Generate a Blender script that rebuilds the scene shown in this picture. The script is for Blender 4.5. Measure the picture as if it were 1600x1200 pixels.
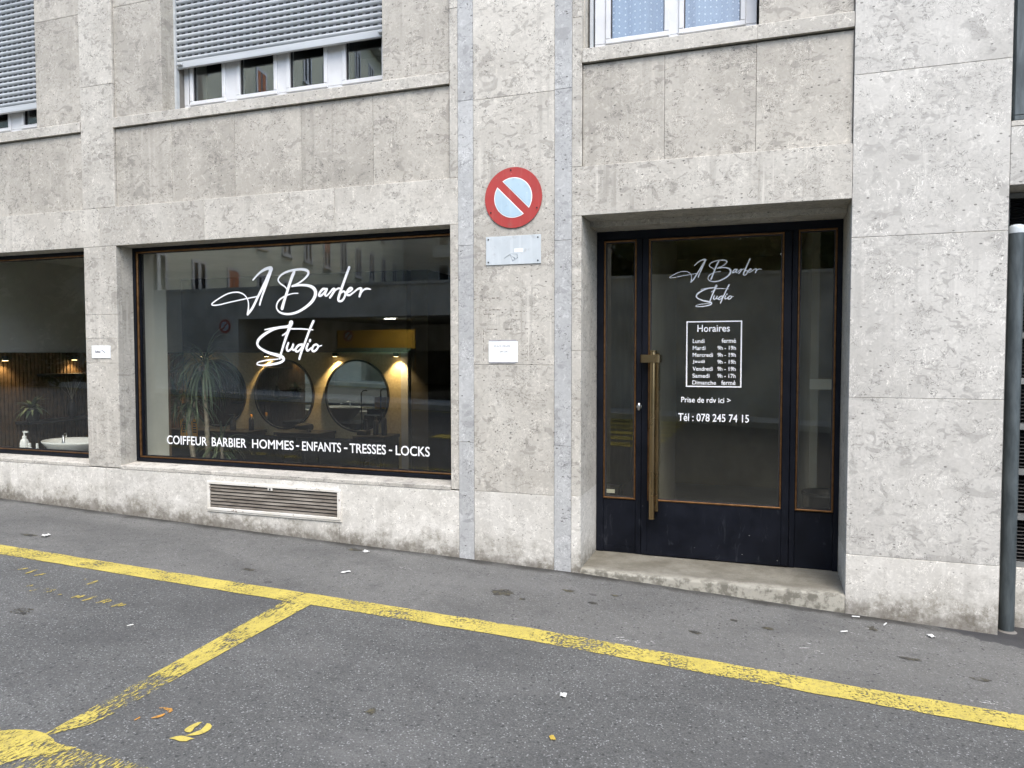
import bpy, bmesh, math, random
from mathutils import Vector, Matrix, noise as mnoise

R = random.Random(7)
SC = bpy.context.scene
COL = SC.collection
for o in list(bpy.data.objects):
    bpy.data.objects.remove(o)

# ------------------------------------------------------------------ camera
CAM_YAW, CAM_PITCH, CAM_ROLL, CAM_F = math.radians(19.0354), math.radians(-2.3536), math.radians(-0.0563), 1150.0
cam = bpy.data.cameras.new('camera')
camo = bpy.data.objects.new('camera', cam)
COL.objects.link(camo)
fwd = Vector((-math.sin(CAM_YAW) * math.cos(CAM_PITCH), math.cos(CAM_YAW) * math.cos(CAM_PITCH), math.sin(CAM_PITCH)))
rt = Vector((math.cos(CAM_YAW), math.sin(CAM_YAW), 0))
up = rt.cross(fwd)
r2 = rt * math.cos(CAM_ROLL) + up * math.sin(CAM_ROLL)
u2 = up * math.cos(CAM_ROLL) - rt * math.sin(CAM_ROLL)
camo.matrix_world = Matrix(((r2.x, u2.x, -fwd.x, 0.0), (r2.y, u2.y, -fwd.y, -5.0), (r2.z, u2.z, -fwd.z, 1.6), (0, 0, 0, 1)))
cam.sensor_fit = 'HORIZONTAL'
cam.sensor_width = 36.0
cam.lens = CAM_F / 1600.0 * 36.0
cam.clip_start = 0.05
cam.clip_end = 600.0
SC.camera = camo

# ------------------------------------------------------------------ sky and sun
SUN_EL, SUN_ROT = math.radians(56), math.radians(152)
world = bpy.data.worlds.new('World')
SC.world = world
world.use_nodes = True
wn = world.node_tree
sky = wn.nodes.new('ShaderNodeTexSky')
sky.sky_type = 'NISHITA'
sky.sun_disc = False
sky.sun_elevation = SUN_EL
sky.sun_rotation = SUN_ROT
sky.air_density = 1.0
sky.dust_density = 2.0
sky.ozone_density = 0.3
wn.links.new(sky.outputs[0], wn.nodes['Background'].inputs[0])
wn.nodes['Background'].inputs[1].default_value = 0.15
sun = bpy.data.lights.new('sun', 'SUN')
sun.energy = 0.75
sun.angle = math.radians(36)
sun.color = (1.0, 0.975, 0.88)
suno = bpy.data.objects.new('sun', sun)
COL.objects.link(suno)
sd = Vector((-math.sin(SUN_ROT) * math.cos(SUN_EL), -math.cos(SUN_ROT) * math.cos(SUN_EL), -math.sin(SUN_EL)))
suno.rotation_euler = sd.to_track_quat('-Z', 'Y').to_euler()
suno.location = (0, -20, 30)
SC.view_settings.view_transform = 'Standard'
SC.view_settings.look = 'None'
SC.view_settings.gamma = 1.0
SC.view_settings.exposure = 1.78
SC.cycles.max_bounces = 10
SC.cycles.transparent_max_bounces = 24
SC.cycles.glossy_bounces = 6
SC.cycles.caustics_reflective = False
SC.cycles.sample_clamp_indirect = 4.0

# ------------------------------------------------------------------ node helpers
class NT:
    def __init__(s, name):
        s.m = bpy.data.materials.new(name)
        s.m.use_nodes = True
        s.t = s.m.node_tree
        s.b = s.t.nodes['Principled BSDF']
        s.out = s.t.nodes['Material Output']
    def n(s, typ, ins=None, **props):
        nd = s.t.nodes.new(typ)
        for k, v in props.items():
            setattr(nd, k, v)
        for k, v in (ins or {}).items():
            s.set(nd.inputs[k], v)
        return nd
    def set(s, sock, v):
        if isinstance(v, bpy.types.NodeSocket):
            s.t.links.new(v, sock)
        elif isinstance(v, bpy.types.Node):
            s.t.links.new(v.outputs[0], sock)
        elif isinstance(v, (tuple, list)) and len(v) == 3 and sock.type == 'RGBA':
            sock.default_value = (*v, 1)
        else:
            sock.default_value = v
    def math(s, op, a, b=0.0, c=0.0, clamp=False):
        nd = s.n('ShaderNodeMath', operation=op, use_clamp=clamp)
        s.set(nd.inputs[0], a); s.set(nd.inputs[1], b); s.set(nd.inputs[2], c)
        return nd.outputs[0]
    def vmul(s, v, vec):
        nd = s.n('ShaderNodeVectorMath', operation='MULTIPLY')
        s.set(nd.inputs[0], v); s.set(nd.inputs[1], vec)
        return nd.outputs[0]
    def noise(s, vec, scale, detail=2.0, rough=0.5, dist=0.0):
        nd = s.n('ShaderNodeTexNoise', {'Vector': vec, 'Scale': scale, 'Detail': detail, 'Roughness': rough, 'Distortion': dist})
        return nd.outputs[0]
    def vor(s, vec, scale, feature='F1', rnd=1.0):
        return s.n('ShaderNodeTexVoronoi', {'Vector': vec, 'Scale': scale, 'Randomness': rnd}, feature=feature)
    def ramp(s, v, lo, hi, a=0.0, b=1.0):
        nd = s.n('ShaderNodeMapRange', {0: v, 1: lo, 2: hi, 3: a, 4: b}, interpolation_type='SMOOTHSTEP')
        return nd.outputs[0]
    def mix(s, f, a, b, blend='MIX'):
        nd = s.n('ShaderNodeMix', data_type='RGBA', blend_type=blend)
        s.set(nd.inputs[0], f); s.set(nd.inputs[6], a); s.set(nd.inputs[7], b)
        return nd.outputs[2]
    def pos(s):
        return s.n('ShaderNodeNewGeometry').outputs['Position']
    def bump(s, h, strength=0.2, dist=0.01):
        nd = s.n('ShaderNodeBump', {'Height': h, 'Strength': strength, 'Distance': dist})
        s.t.links.new(nd.outputs[0], s.b.inputs['Normal'])
    def fin(s, col=None, rough=None, metal=None, spec=None):
        if col is not None: s.set(s.b.inputs['Base Color'], col)
        if rough is not None: s.set(s.b.inputs['Roughness'], rough)
        if metal is not None: s.set(s.b.inputs['Metallic'], metal)
        if spec is not None: s.set(s.b.inputs['Specular IOR Level'], spec)
        return s.m

def plain(name, col, rough=0.6, metal=0.0, var=0.12, scale=9.0, bump=0.0, spec=0.5):
    q = NT(name)
    p = q.n('ShaderNodeTexCoord').outputs['Object']
    f = q.ramp(q.noise(p, scale, 5, 0.6), 0.3, 0.7)
    lo = tuple(c * (1 - var) for c in col); hi = tuple(min(1, c * (1 + var)) for c in col)
    r = q.ramp(q.noise(p, scale * 2.3, 3), 0.3, 0.7, max(0.02, rough - 0.06), min(1, rough + 0.08))
    if bump:
        q.bump(q.noise(p, scale * 12, 3), bump, 0.004)
    return q.fin(q.mix(f, lo, hi), r, metal, spec)

def stone(name, c1, c2, grey, dark=1.0, plinth=False, scale=1.0, streak=0.5):
    q = NT(name)
    g = q.n('ShaderNodeNewGeometry')
    rnd = g.outputs['Random Per Island']
    pos = g.outputs['Position']
    off = q.n('ShaderNodeVectorMath', {0: (31.7, 17.3, 23.9), 3: rnd}, operation='SCALE').outputs[0]
    p = q.n('ShaderNodeVectorMath', {0: pos, 1: off}, operation='ADD').outputs[0]
    n1 = q.noise(p, 2.0 * scale, 6, 0.62)
    col = q.mix(q.ramp(n1, 0.3, 0.7), c1, c2)
    fine = q.noise(p, 60 * scale, 4, 0.7)
    col = q.mix(q.ramp(fine, 0.35, 0.7, 0.0, 0.32), col, tuple(c * 0.72 for c in c1))
    cloud = q.noise(p, 1.1 * scale, 5, 0.6, 0.4)
    col = q.mix(q.ramp(cloud, 0.5, 0.7, 0, 0.55), col, tuple(c * 0.80 for c in c1))
    col = q.mix(q.ramp(cloud, 0.46, 0.3, 0, 0.45), col, tuple(min(1, c * 1.13) for c in c2))
    # pale mottling
    n2 = q.noise(p, 24 * scale, 4, 0.65, 0.8)
    col = q.mix(q.ramp(n2, 0.54, 0.68, 0.0, 0.5), col, tuple(min(1, c * 1.28) for c in c2))
    # grey shell lumps
    pz = q.vmul(p, (1, 1, 1.5))
    region = q.ramp(q.noise(p, 3.1 * scale, 3, 0.55), 0.36, 0.62)
    n3 = q.noise(pz, 15 * scale, 2.5, 0.5, 1.4)
    col = q.mix(q.math('MULTIPLY', q.ramp(n3, 0.56, 0.63, 0, 0.8 * dark), region), col, grey)
    n3b = q.noise(pz, 34 * scale, 2, 0.5, 1.8)
    region2 = q.ramp(q.noise(p, 4.6 * scale, 3, 0.6), 0.4, 0.66)
    col = q.mix(q.math('MULTIPLY', q.ramp(n3b, 0.575, 0.64, 0, 0.75 * dark), region2), col, tuple(c * 0.85 for c in grey))
    n3c = q.noise(pz, 6.5 * scale, 2, 0.5, 0.9)
    col = q.mix(q.ramp(n3c, 0.62, 0.665, 0, 0.6 * dark), col, grey)
    # thin curled shell edges, dark and pale
    sq = q.math('ABSOLUTE', q.math('SUBTRACT', q.noise(p, 17 * scale, 1.5, 0.5, 2.6), 0.5))
    m1 = q.ramp(q.noise(p, 9 * scale, 2), 0.5, 0.6)
    col = q.mix(q.math('MULTIPLY', q.ramp(sq, 0.006, 0.022, 0.85 * dark, 0.0), m1), col, tuple(c * 0.45 for c in grey))
    sq2 = q.math('ABSOLUTE', q.math('SUBTRACT', q.noise(q.vmul(p, (1.3, 1, 0.8)), 21 * scale, 1.5, 0.5, 2.2), 0.52))
    m2 = q.ramp(q.noise(p, 7.3 * scale, 2), 0.52, 0.62)
    col = q.mix(q.math('MULTIPLY', q.ramp(sq2, 0.006, 0.02, 0.75, 0.0), m2), col, tuple(min(1, c * 1.5) for c in c2))
    # small dark pits
    v = q.vor(q.vmul(p, (1, 1, 1.7)), 19 * scale)
    cell = q.math('GREATER_THAN', q.n('ShaderNodeSeparateColor', {0: v.outputs['Color']}).outputs[0], 0.6)
    pit = q.math('MULTIPLY', q.ramp(q.math('ADD', v.outputs['Distance'], q.math('MULTIPLY', fine, 0.22)), 0.22, 0.28, 1, 0), cell)
    col = q.mix(q.math('MULTIPLY', pit, 0.85 * dark), col, (0.07, 0.066, 0.06))
    # rain streaks
    st = q.noise(q.vmul(pos, (16, 16, 0.55)), 1.0, 3, 0.6)
    stm = q.ramp(q.noise(pos, 1.3, 3), 0.42, 0.66)
    col = q.mix(q.math('MULTIPLY', q.ramp(st, 0.5, 0.68, 0, streak), stm), col, tuple(c * 0.74 for c in c1))
    st2 = q.noise(q.vmul(pos, (22, 22, 0.8)), 1.0, 3, 0.6)
    col = q.mix(q.math('MULTIPLY', q.ramp(st2, 0.56, 0.7, 0, streak * 0.8), stm), col, tuple(min(1, c * 1.22) for c in c2))
    # slab to slab difference
    tone = q.math('MULTIPLY_ADD', rnd, 0.15, 0.93)
    col = q.n('ShaderNodeVectorMath', {0: col, 3: tone}, operation='SCALE').outputs[0]
    if plinth:
        sx = q.n('ShaderNodeSeparateXYZ', {0: pos})
        hgt = q.math('SUBTRACT', sx.outputs[2], q.math('MULTIPLY_ADD', sx.outputs[0], -0.037, 0.0))
        dn = q.noise(pos, 5.5, 5, 0.65)
        dirt = q.ramp(q.math('ADD', hgt, q.math('MULTIPLY', q.math('SUBTRACT', dn, 0.5), 0.75)), -0.04, 0.24, 1, 0)
        dn2 = q.ramp(q.noise(pos, 30, 4, 0.7), 0.34, 0.66, 0.35, 1.0)
        col = q.mix(q.math('MULTIPLY', q.math('MULTIPLY', dirt, dn2), 0.85), col, (0.15, 0.135, 0.10))
        wet = q.ramp(q.math('ADD', hgt, q.math('MULTIPLY', q.math('SUBTRACT', q.noise(pos, 9, 4, 0.7), 0.5), 0.34)), 0.0, 0.09, 0.6, 0)
        col = q.mix(wet, col, (0.115, 0.10, 0.08))
        d3 = q.ramp(q.noise(pos, 2.7, 5, 0.7), 0.52, 0.72, 0, 0.5)
        col = q.mix(d3, col, tuple(c * 0.66 for c in c1))
    q.bump(q.math('SUBTRACT', q.math('MULTIPLY', fine, 0.5), pit), 0.25, 0.004)
    return q.fin(col, q.ramp(n2, 0.3, 0.7, 0.62, 0.8), 0.0, 0.3)

M = {}
M['stone'] = stone('shell_limestone', (0.415, 0.392, 0.346), (0.51, 0.488, 0.437), (0.25, 0.236, 0.21), 0.86)
M['stone_warm'] = stone('shell_limestone_spandrel', (0.36, 0.338, 0.294), (0.445, 0.42, 0.37), (0.22, 0.206, 0.182), 0.88)
M['stone_streak'] = stone('rain_streaked_limestone', (0.415, 0.392, 0.346), (0.51, 0.488, 0.437), (0.25, 0.236, 0.21), 0.9, False, 1.0, 0.95)
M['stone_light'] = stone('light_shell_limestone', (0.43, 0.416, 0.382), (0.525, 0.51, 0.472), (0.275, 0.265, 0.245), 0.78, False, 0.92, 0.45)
M['stone_pale'] = stone('pale_plinth_limestone', (0.545, 0.525, 0.475), (0.665, 0.645, 0.595), (0.41, 0.39, 0.35), 0.7, True, 1.3, 0.35)
M['stone_blue'] = stone('blue_grey_limestone', (0.362, 0.366, 0.362), (0.45, 0.455, 0.448), (0.258, 0.26, 0.258), 0.9, False, 0.9, 0.3)
M['mortar'] = plain('dark_joint', (0.17, 0.16, 0.145), 0.9)
M['frame_dark'] = plain('blue_black_lacquer', (0.0030, 0.0042, 0.0085), 0.5, 0, 0.4, 5.0, 0, 0.22)
def lacquer():
    q = NT('blue_black_lacquer')
    p = q.pos()
    n = q.noise(p, 5, 5, 0.65)
    col = q.mix(q.ramp(n, 0.3, 0.7), (0.0022, 0.0032, 0.0065), (0.0045, 0.006, 0.0115))
    v = q.vor(q.vmul(p, (1, 1, 1.6)), 21)
    sel = q.n('ShaderNodeSeparateColor', {0: v.outputs['Color']})
    chip = q.math('MULTIPLY', q.math('GREATER_THAN', sel.outputs[0], 0.93), q.ramp(v.outputs['Distance'], 0.05, 0.11, 1, 0))
    low = q.ramp(q.n('ShaderNodeSeparateXYZ', {0: p}).outputs[2], 0.5, 0.75, 1, 0)
    col = q.mix(q.math('MULTIPLY', chip, low), col, (0.22, 0.22, 0.22))
    sc = q.noise(q.vmul(p, (9, 9, 2.5)), 2.2, 4, 0.7, 1.0)
    col = q.mix(q.math('MULTIPLY', q.ramp(sc, 0.58, 0.72, 0, 0.35), low), col, (0.05, 0.055, 0.065))
    return q.fin(col, q.ramp(n, 0.3, 0.7, 0.38, 0.58), 0, 0.22)
M['frame_dark'] = lacquer()
M['bronze'] = plain('bronze_bead', (0.20, 0.105, 0.045), 0.34, 0.9, 0.25, 20)
M['brass'] = plain('worn_brass', (0.30, 0.215, 0.115), 0.26, 1.0, 0.06, 1.5)
M['steel'] = plain('bright_steel', (0.6, 0.6, 0.6), 0.25, 1.0)
M['pvc'] = plain('white_window_frame', (0.56, 0.57, 0.58), 0.35, 0, 0.05)
M['gasket'] = plain('dark_gasket', (0.02, 0.02, 0.022), 0.6)
M['white_vinyl'] = plain('white_vinyl', (0.86, 0.87, 0.88), 0.5, 0, 0.02)
M['plaster'] = plain('pale_plaster', (0.60, 0.59, 0.53), 0.85, 0, 0.05, 3)
M['plaster_grey'] = plain('grey_plaster', (0.50, 0.495, 0.475), 0.85, 0, 0.08, 2)
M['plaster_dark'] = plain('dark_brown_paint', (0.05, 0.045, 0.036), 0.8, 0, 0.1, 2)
M['hall_brown'] = plain('brown_hall_paint', (0.46, 0.41, 0.27), 0.7, 0, 0.15, 2)
M['cream'] = plain('cream_textured_paper', (0.52, 0.43, 0.26), 0.85, 0, 0.12, 30, 0.3)
M['floor_in'] = plain('interior_floor', (0.22, 0.21, 0.19), 0.35, 0, 0.15, 2)
M['black'] = plain('black_lacquer', (0.012, 0.012, 0.013), 0.4, 0, 0.2)
M['ceramic'] = plain('white_ceramic', (0.78, 0.79, 0.79), 0.12, 0, 0.02)
M['walnut'] = plain('walnut_slat', (0.085, 0.052, 0.027), 0.55, 0, 0.3, 12)
M['concrete'] = plain('street_concrete', (0.52, 0.51, 0.46), 0.85, 0, 0.25, 1.2, 0.2)
M['stucco'] = plain('green_grey_stucco', (0.58, 0.60, 0.49), 0.9, 0, 0.08, 0.4)
M['stucco2'] = plain('grey_stucco', (0.35, 0.35, 0.32), 0.9, 0, 0.08, 0.4)
M['yellow_wall'] = plain('ochre_garage_paint', (0.60, 0.34, 0.03), 0.7, 0, 0.1, 1)
M['bin_green'] = plain('green_plastic', (0.10, 0.17, 0.12), 0.5)
def enamel(name, col, fade, rough=0.42):
    q = NT(name)
    p = q.pos()
    st = q.noise(q.vmul(p, (28, 1, 1.6)), 1.0, 4, 0.65)
    sp = q.noise(p, 46, 4, 0.7)
    c = q.mix(q.ramp(q.noise(p, 7, 4), 0.3, 0.7), tuple(x * 0.9 for x in col), col)
    c = q.mix(q.ramp(st, 0.5, 0.72, 0, 0.55), c, fade)
    c = q.mix(q.ramp(sp, 0.68, 0.74, 0, 0.7), c, tuple(min(1, x * 1.3 + 0.08) for x in fade))
    c = q.mix(q.ramp(q.noise(p, 17, 5, 0.7), 0.55, 0.75, 0, 0.3), c, (0.16, 0.13, 0.11))
    return q.fin(c, rough, 0, 0.4)
M['sign_red'] = enamel('faded_red_enamel', (0.40, 0.052, 0.046), (0.44, 0.12, 0.10))
M['sign_blue'] = enamel('faded_pale_blue_enamel', (0.41, 0.545, 0.635), (0.50, 0.60, 0.66))
M['sign_white'] = plain('white_enamel', (0.80, 0.81, 0.82), 0.4, 0, 0.03)
M['plate_grey'] = enamel('weathered_plate', (0.52, 0.565, 0.585), (0.60, 0.635, 0.65))
M['mark_grey'] = plain('pale_grey_scratches', (0.44, 0.48, 0.50), 0.6)
M['mark_dark'] = plain('brown_glue_marks', (0.16, 0.145, 0.125), 0.9)
M['frame_grey'] = plain('grey_steel_frame', (0.17, 0.175, 0.17), 0.6, 0, 0.2, 5)
M['ink'] = plain('grey_black_ink', (0.10, 0.10, 0.11), 0.7)
M['paper'] = plain('white_paper', (0.80, 0.83, 0.84), 0.7, 0, 0.03)
M['tape'] = plain('plastic_sleeve', (0.33, 0.33, 0.35), 0.3)
M['rubber_red'] = plain('red_cup', (0.5, 0.1, 0.05), 0.5)
M['curtain_orange'] = plain('orange_blind', (0.5, 0.2, 0.1), 0.8)
M['bark'] = plain('brown_bark', (0.12, 0.09, 0.06), 0.9, 0, 0.3, 10, 0.4)
M['cane'] = plain('pale_cane_stem', (0.34, 0.29, 0.22), 0.8, 0, 0.3, 25, 0.4)
M['orange_card'] = plain('orange_card', (0.60, 0.28, 0.04), 0.7)
M['leaf_yellow'] = plain('yellow_leaf', (0.42, 0.30, 0.05), 0.7)
M['litter'] = plain('white_litter', (0.60, 0.60, 0.57), 0.7)

def leafmat(name, a, b):
    q = NT(name)
    rnd = q.n('ShaderNodeNewGeometry').outputs['Random Per Island']
    return q.fin(q.mix(rnd, a, b), 0.5, 0, 0.4)
M['dracaena_leaf'] = leafmat('dracaena_leaf', (0.035, 0.06, 0.03), (0.13, 0.17, 0.10))
M['tree_leaf'] = leafmat('tree_leaf', (0.03, 0.05, 0.015), (0.09, 0.12, 0.04))

def glassmat(name, f0, tint):
    q = NT(name)
    q.t.nodes.remove(q.b)
    lw = q.n('ShaderNodeLayerWeight', {'Blend': 0.5})
    fr = q.math('MULTIPLY_ADD', q.math('POWER', lw.outputs['Facing'], 5.0), 1 - f0, f0)
    tr = q.n('ShaderNodeBsdfTransparent', {'Color': (*tint, 1)})
    gl = q.n('ShaderNodeBsdfGlossy', {'Color': (1, 1, 1, 1), 'Roughness': 0.0})
    mx = q.n('ShaderNodeMixShader', {0: fr, 1: tr.outputs[0], 2: gl.outputs[0]})
    q.t.links.new(mx.outputs[0], q.out.inputs[0])
    return q.m
M['glass'] = glassmat('shop_glass', 0.058, (0.93, 0.94, 0.92))
M['glass_door'] = glassmat('door_glass', 0.058, (0.88, 0.87, 0.80))
M['glass_upper'] = glassmat('house_window_glass', 0.11, (0.85, 0.88, 0.88))

def mirrormat():
    q = NT('silvered_mirror')
    return q.fin((0.40, 0.41, 0.385), 0.01, 1.0)
M['mirror'] = mirrormat()

def emit(name, col, st):
    q = NT(name)
    q.set(q.b.inputs['Emission Color'], (*col, 1)); q.b.inputs['Emission Strength'].default_value = st
    return q.fin((0.8, 0.8, 0.8))
M['lamp_warm'] = emit('warm_lamp_disc', (1.0, 0.68, 0.3), 9.0)
M['lamp_tube'] = emit('white_tube', (1.0, 0.98, 0.9), 7.0)

def asphalt():
    q = NT('worn_asphalt')
    p = q.pos()
    sx = q.n('ShaderNodeSeparateXYZ', {0: p})
    big = q.noise(p, 0.9, 5, 0.6)
    wob = q.math('MULTIPLY', q.math('SUBTRACT', q.noise(p, 0.8, 3), 0.5), 0.35)
    walk = q.ramp(q.math('ADD', sx.outputs[1], wob), -1.36, -1.14)
    v = q.vor(p, 185)
    vc = q.n('ShaderNodeSeparateColor', {0: v.outputs['Color']}).outputs[0]
    v2 = q.vor(p, 46)
    vc2 = q.n('ShaderNodeSeparateColor', {0: v2.outputs['Color']}).outputs[0]
    road = q.mix(q.ramp(big, 0.3, 0.7), (0.086, 0.0875, 0.085), (0.110, 0.1115, 0.108))
    side = q.mix(q.ramp(big, 0.3, 0.7), (0.109, 0.1085, 0.103), (0.145, 0.144, 0.136))
    col = q.mix(walk, road, side)
    grain = q.math('MULTIPLY_ADD', walk, -0.35, 0.95)
    k = q.math('MULTIPLY_ADD', q.math('SUBTRACT', vc, 0.5), q.math('MULTIPLY', grain, 0.7), 1.0)
    col = q.n('ShaderNodeVectorMath', {0: col, 3: k}, operation='SCALE').outputs[0]
    bright = q.math('MULTIPLY', q.math('GREATER_THAN', vc, 0.958), q.math('MULTIPLY', grain, 0.55))
    col = q.mix(bright, col, (0.36, 0.36, 0.365))
    dk = q.math('MULTIPLY', q.math('GREATER_THAN', vc2, 0.89), q.ramp(v2.outputs['Distance'], 0.25, 0.42, 0.75, 0))
    col = q.mix(dk, col, (0.035, 0.035, 0.036))
    mid = q.noise(p, 7.0, 5, 0.65)
    wide = q.noise(q.vmul(p, (0.5, 1.0, 1.0)), 1.7, 6, 0.65, 0.6)
    col = q.mix(q.ramp(wide, 0.46, 0.68, 0, 0.4), col, (0.064, 0.064, 0.063))
    col = q.mix(q.ramp(wide, 0.48, 0.3, 0, 0.35), col, (0.165, 0.163, 0.158))
    col = q.mix(q.ramp(mid, 0.5, 0.75, 0, 0.35), col, (0.058, 0.058, 0.059))
    # trodden gum and oil spots
    gp = q.n('ShaderNodeVectorMath', {0: q.vmul(p, (0.62, 1.0, 1.0)), 1: q.n('ShaderNodeVectorMath', {0: q.n('ShaderNodeTexNoise', {'Vector': p, 'Scale': 9.0}).outputs['Color'], 3: 0.06}, operation='SCALE').outputs[0]}, operation='ADD').outputs[0]
    v3 = q.vor(gp, 3.4)
    sel = q.n('ShaderNodeSeparateColor', {0: v3.outputs['Color']})
    rad = q.math('MULTIPLY_ADD', sel.outputs[1], 0.085, 0.02)
    spot = q.math('MULTIPLY', q.math('GREATER_THAN', sel.outputs[0], 0.42), q.ramp(q.math('SUBTRACT', v3.outputs['Distance'], rad), -0.012, 0.006, 1, 0))
    spot = q.math('MULTIPLY', spot, q.math('MULTIPLY_ADD', walk, 0.65, 0.12))
    col = q.mix(q.math('MULTIPLY', spot, 0.72), col, (0.036, 0.035, 0.034))
    # dark strip along the wall foot, darker asphalt patch on the right
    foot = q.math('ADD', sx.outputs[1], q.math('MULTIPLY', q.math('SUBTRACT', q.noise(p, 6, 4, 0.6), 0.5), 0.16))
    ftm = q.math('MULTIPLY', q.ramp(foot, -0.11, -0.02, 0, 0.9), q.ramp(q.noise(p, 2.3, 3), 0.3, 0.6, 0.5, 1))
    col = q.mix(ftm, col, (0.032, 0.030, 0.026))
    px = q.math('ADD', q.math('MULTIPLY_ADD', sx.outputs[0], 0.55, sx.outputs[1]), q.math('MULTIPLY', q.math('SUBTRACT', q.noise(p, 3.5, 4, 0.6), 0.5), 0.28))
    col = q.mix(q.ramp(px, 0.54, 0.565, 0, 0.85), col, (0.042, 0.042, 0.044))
    h = q.math('MULTIPLY_ADD', vc, 0.6, q.noise(p, 140, 3))
    q.bump(h, 0.55, 0.004)
    return q.fin(col, 0.86, 0, 0.25)
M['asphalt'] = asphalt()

def roadpaint(name, col, thr=0.47, fade=0.0, stretch=(1.0, 1.0, 1.0)):
    q = NT(name)
    p = q.pos()
    n = q.noise(q.vmul(p, stretch), 64, 5, 0.75)
    m = q.noise(p, 2.6, 4, 0.6)
    wear = q.math('MULTIPLY_ADD', q.math('SUBTRACT', m, 0.5), 0.55, n)
    if fade:
        wear = q.math('ADD', wear, q.ramp(q.n('ShaderNodeSeparateXYZ', {0: p}).outputs[1], -2.95, -1.9, fade, 0.0))
    keep = q.ramp(wear, thr - 0.03, thr + 0.02, 1, 0)
    big = q.ramp(q.noise(p, 5, 4, 0.6), 0.3, 0.7)
    c = q.mix(big, tuple(x * 0.86 for x in col), col)
    c = q.mix(q.ramp(q.noise(p, 30, 5, 0.7), 0.42, 0.7, 0, 0.4), c, (0.22, 0.19, 0.085))
    c = q.mix(q.ramp(q.noise(p, 150, 3, 0.7), 0.55, 0.66, 0, 0.6), c, (0.12, 0.11, 0.075))
    q.bump(n, 0.4, 0.003)
    q.fin(c, 0.7, 0, 0.3)
    tr = q.n('ShaderNodeBsdfTransparent')
    mx = q.n('ShaderNodeMixShader', {0: keep, 1: tr.outputs[0], 2: q.b.outputs[0]})
    q.t.links.new(mx.outputs[0], q.out.inputs[0])
    return q.m
YEL = (0.52, 0.425, 0.095)
M['paint_line'] = roadpaint('yellow_road_paint', YEL, 0.562)
M['paint_worn'] = roadpaint('worn_yellow_road_paint', YEL, 0.53, 0.09, (1.7, 0.45, 1))
M['paint_digit'] = roadpaint('stencilled_yellow_paint', YEL, 0.63)
M['paint_corner'] = roadpaint('flaking_yellow_road_paint', YEL, 0.555, 0, (1.9, 0.6, 1))
M['paint_faint'] = roadpaint('faint_yellow_road_paint', (0.42, 0.33, 0.08), 0.50, 0, (1.2, 0.6, 1))
M['paint_orange'] = roadpaint('orange_road_paint', (0.50, 0.24, 0.045), 0.60)
M['paint_white'] = roadpaint('white_scuff_paint', (0.6, 0.6, 0.6), 0.47, 0, (0.7, 1.0, 1))

def stepmat():
    q = NT('worn_concrete_step')
    p = q.pos()
    n = q.noise(p, 90, 4, 0.7)
    b = q.noise(p, 3.5, 5, 0.65)
    col = q.mix(q.ramp(b, 0.3, 0.7), (0.135, 0.125, 0.10), (0.225, 0.215, 0.18))
    col = q.mix(q.ramp(n, 0.45, 0.75, 0, 0.6), col, (0.12, 0.11, 0.09))
    sx = q.n('ShaderNodeSeparateXYZ', {0: p})
    edge = q.ramp(q.math('ADD', sx.outputs[1], q.math('MULTIPLY', q.math('SUBTRACT', q.noise(p, 14, 4, 0.7), 0.5), 0.12)), 0.02, 0.09, 1, 0)
    col = q.mix(q.math('MULTIPLY', edge, 0.65), col, (0.38, 0.365, 0.31))
    mo = q.ramp(q.noise(p, 11, 5, 0.7), 0.44, 0.6, 0, 0.75)
    low = q.ramp(sx.outputs[1], 0.0, 0.05, 1, 0.3)
    col = q.mix(q.math('MULTIPLY', mo, low), col, (0.095, 0.088, 0.07))
    q.bump(q.math('ADD', n, b), 0.5, 0.006)
    return q.fin(col, 0.85, 0, 0.2)
M['step'] = stepmat()

def shuttermat():
    q = NT('grey_aluminium_shutter')
    p = q.n('ShaderNodeTexCoord').outputs['Object']
    f = q.noise(q.vmul(p, (0.6, 1, 7)), 1.4, 4, 0.6)
    col = q.mix(q.ramp(f, 0.3, 0.7), (0.37, 0.395, 0.41), (0.47, 0.495, 0.51))
    return q.fin(col, 0.45, 0.0, 0.5)
M['shutter'] = shuttermat()

def holesmat():
    q = NT('shutter_light_slots')
    p = q.n('ShaderNodeTexCoord').outputs['Object']
    x = q.n('ShaderNodeSeparateXYZ', {0: p}).outputs[0]
    f = q.math('FRACT', q.math('MULTIPLY', x, 15.0))
    m = q.math('LESS_THAN', f, 0.6)
    return q.fin(q.mix(m, (0.20, 0.21, 0.225), (0.015, 0.016, 0.018)), 0.6)
M['slots'] = holesmat()

def rustwhite():
    q = NT('chipped_white_paint')
    p = q.n('ShaderNodeTexCoord').outputs['Object']
    n = q.noise(p, 26, 5, 0.7); m = q.noise(p, 4, 3)
    col = q.mix(q.ramp(m, 0.3, 0.7), (0.60, 0.57, 0.50), (0.72, 0.70, 0.65))
    col = q.mix(q.ramp(n, 0.6, 0.68, 0, 0.85), col, (0.13, 0.06, 0.03))
    return q.fin(col, 0.6)
M['grille'] = rustwhite()
def slatdirt():
    q = NT('dirty_louvre')
    p = q.n('ShaderNodeTexCoord').outputs['Object']
    n = q.noise(q.vmul(p, (1, 4, 8)), 3, 5, 0.65)
    return q.fin(q.mix(q.ramp(n, 0.3, 0.7), (0.075, 0.06, 0.045), (0.25, 0.225, 0.19)), 0.7)
M['louvre'] = slatdirt()

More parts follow.
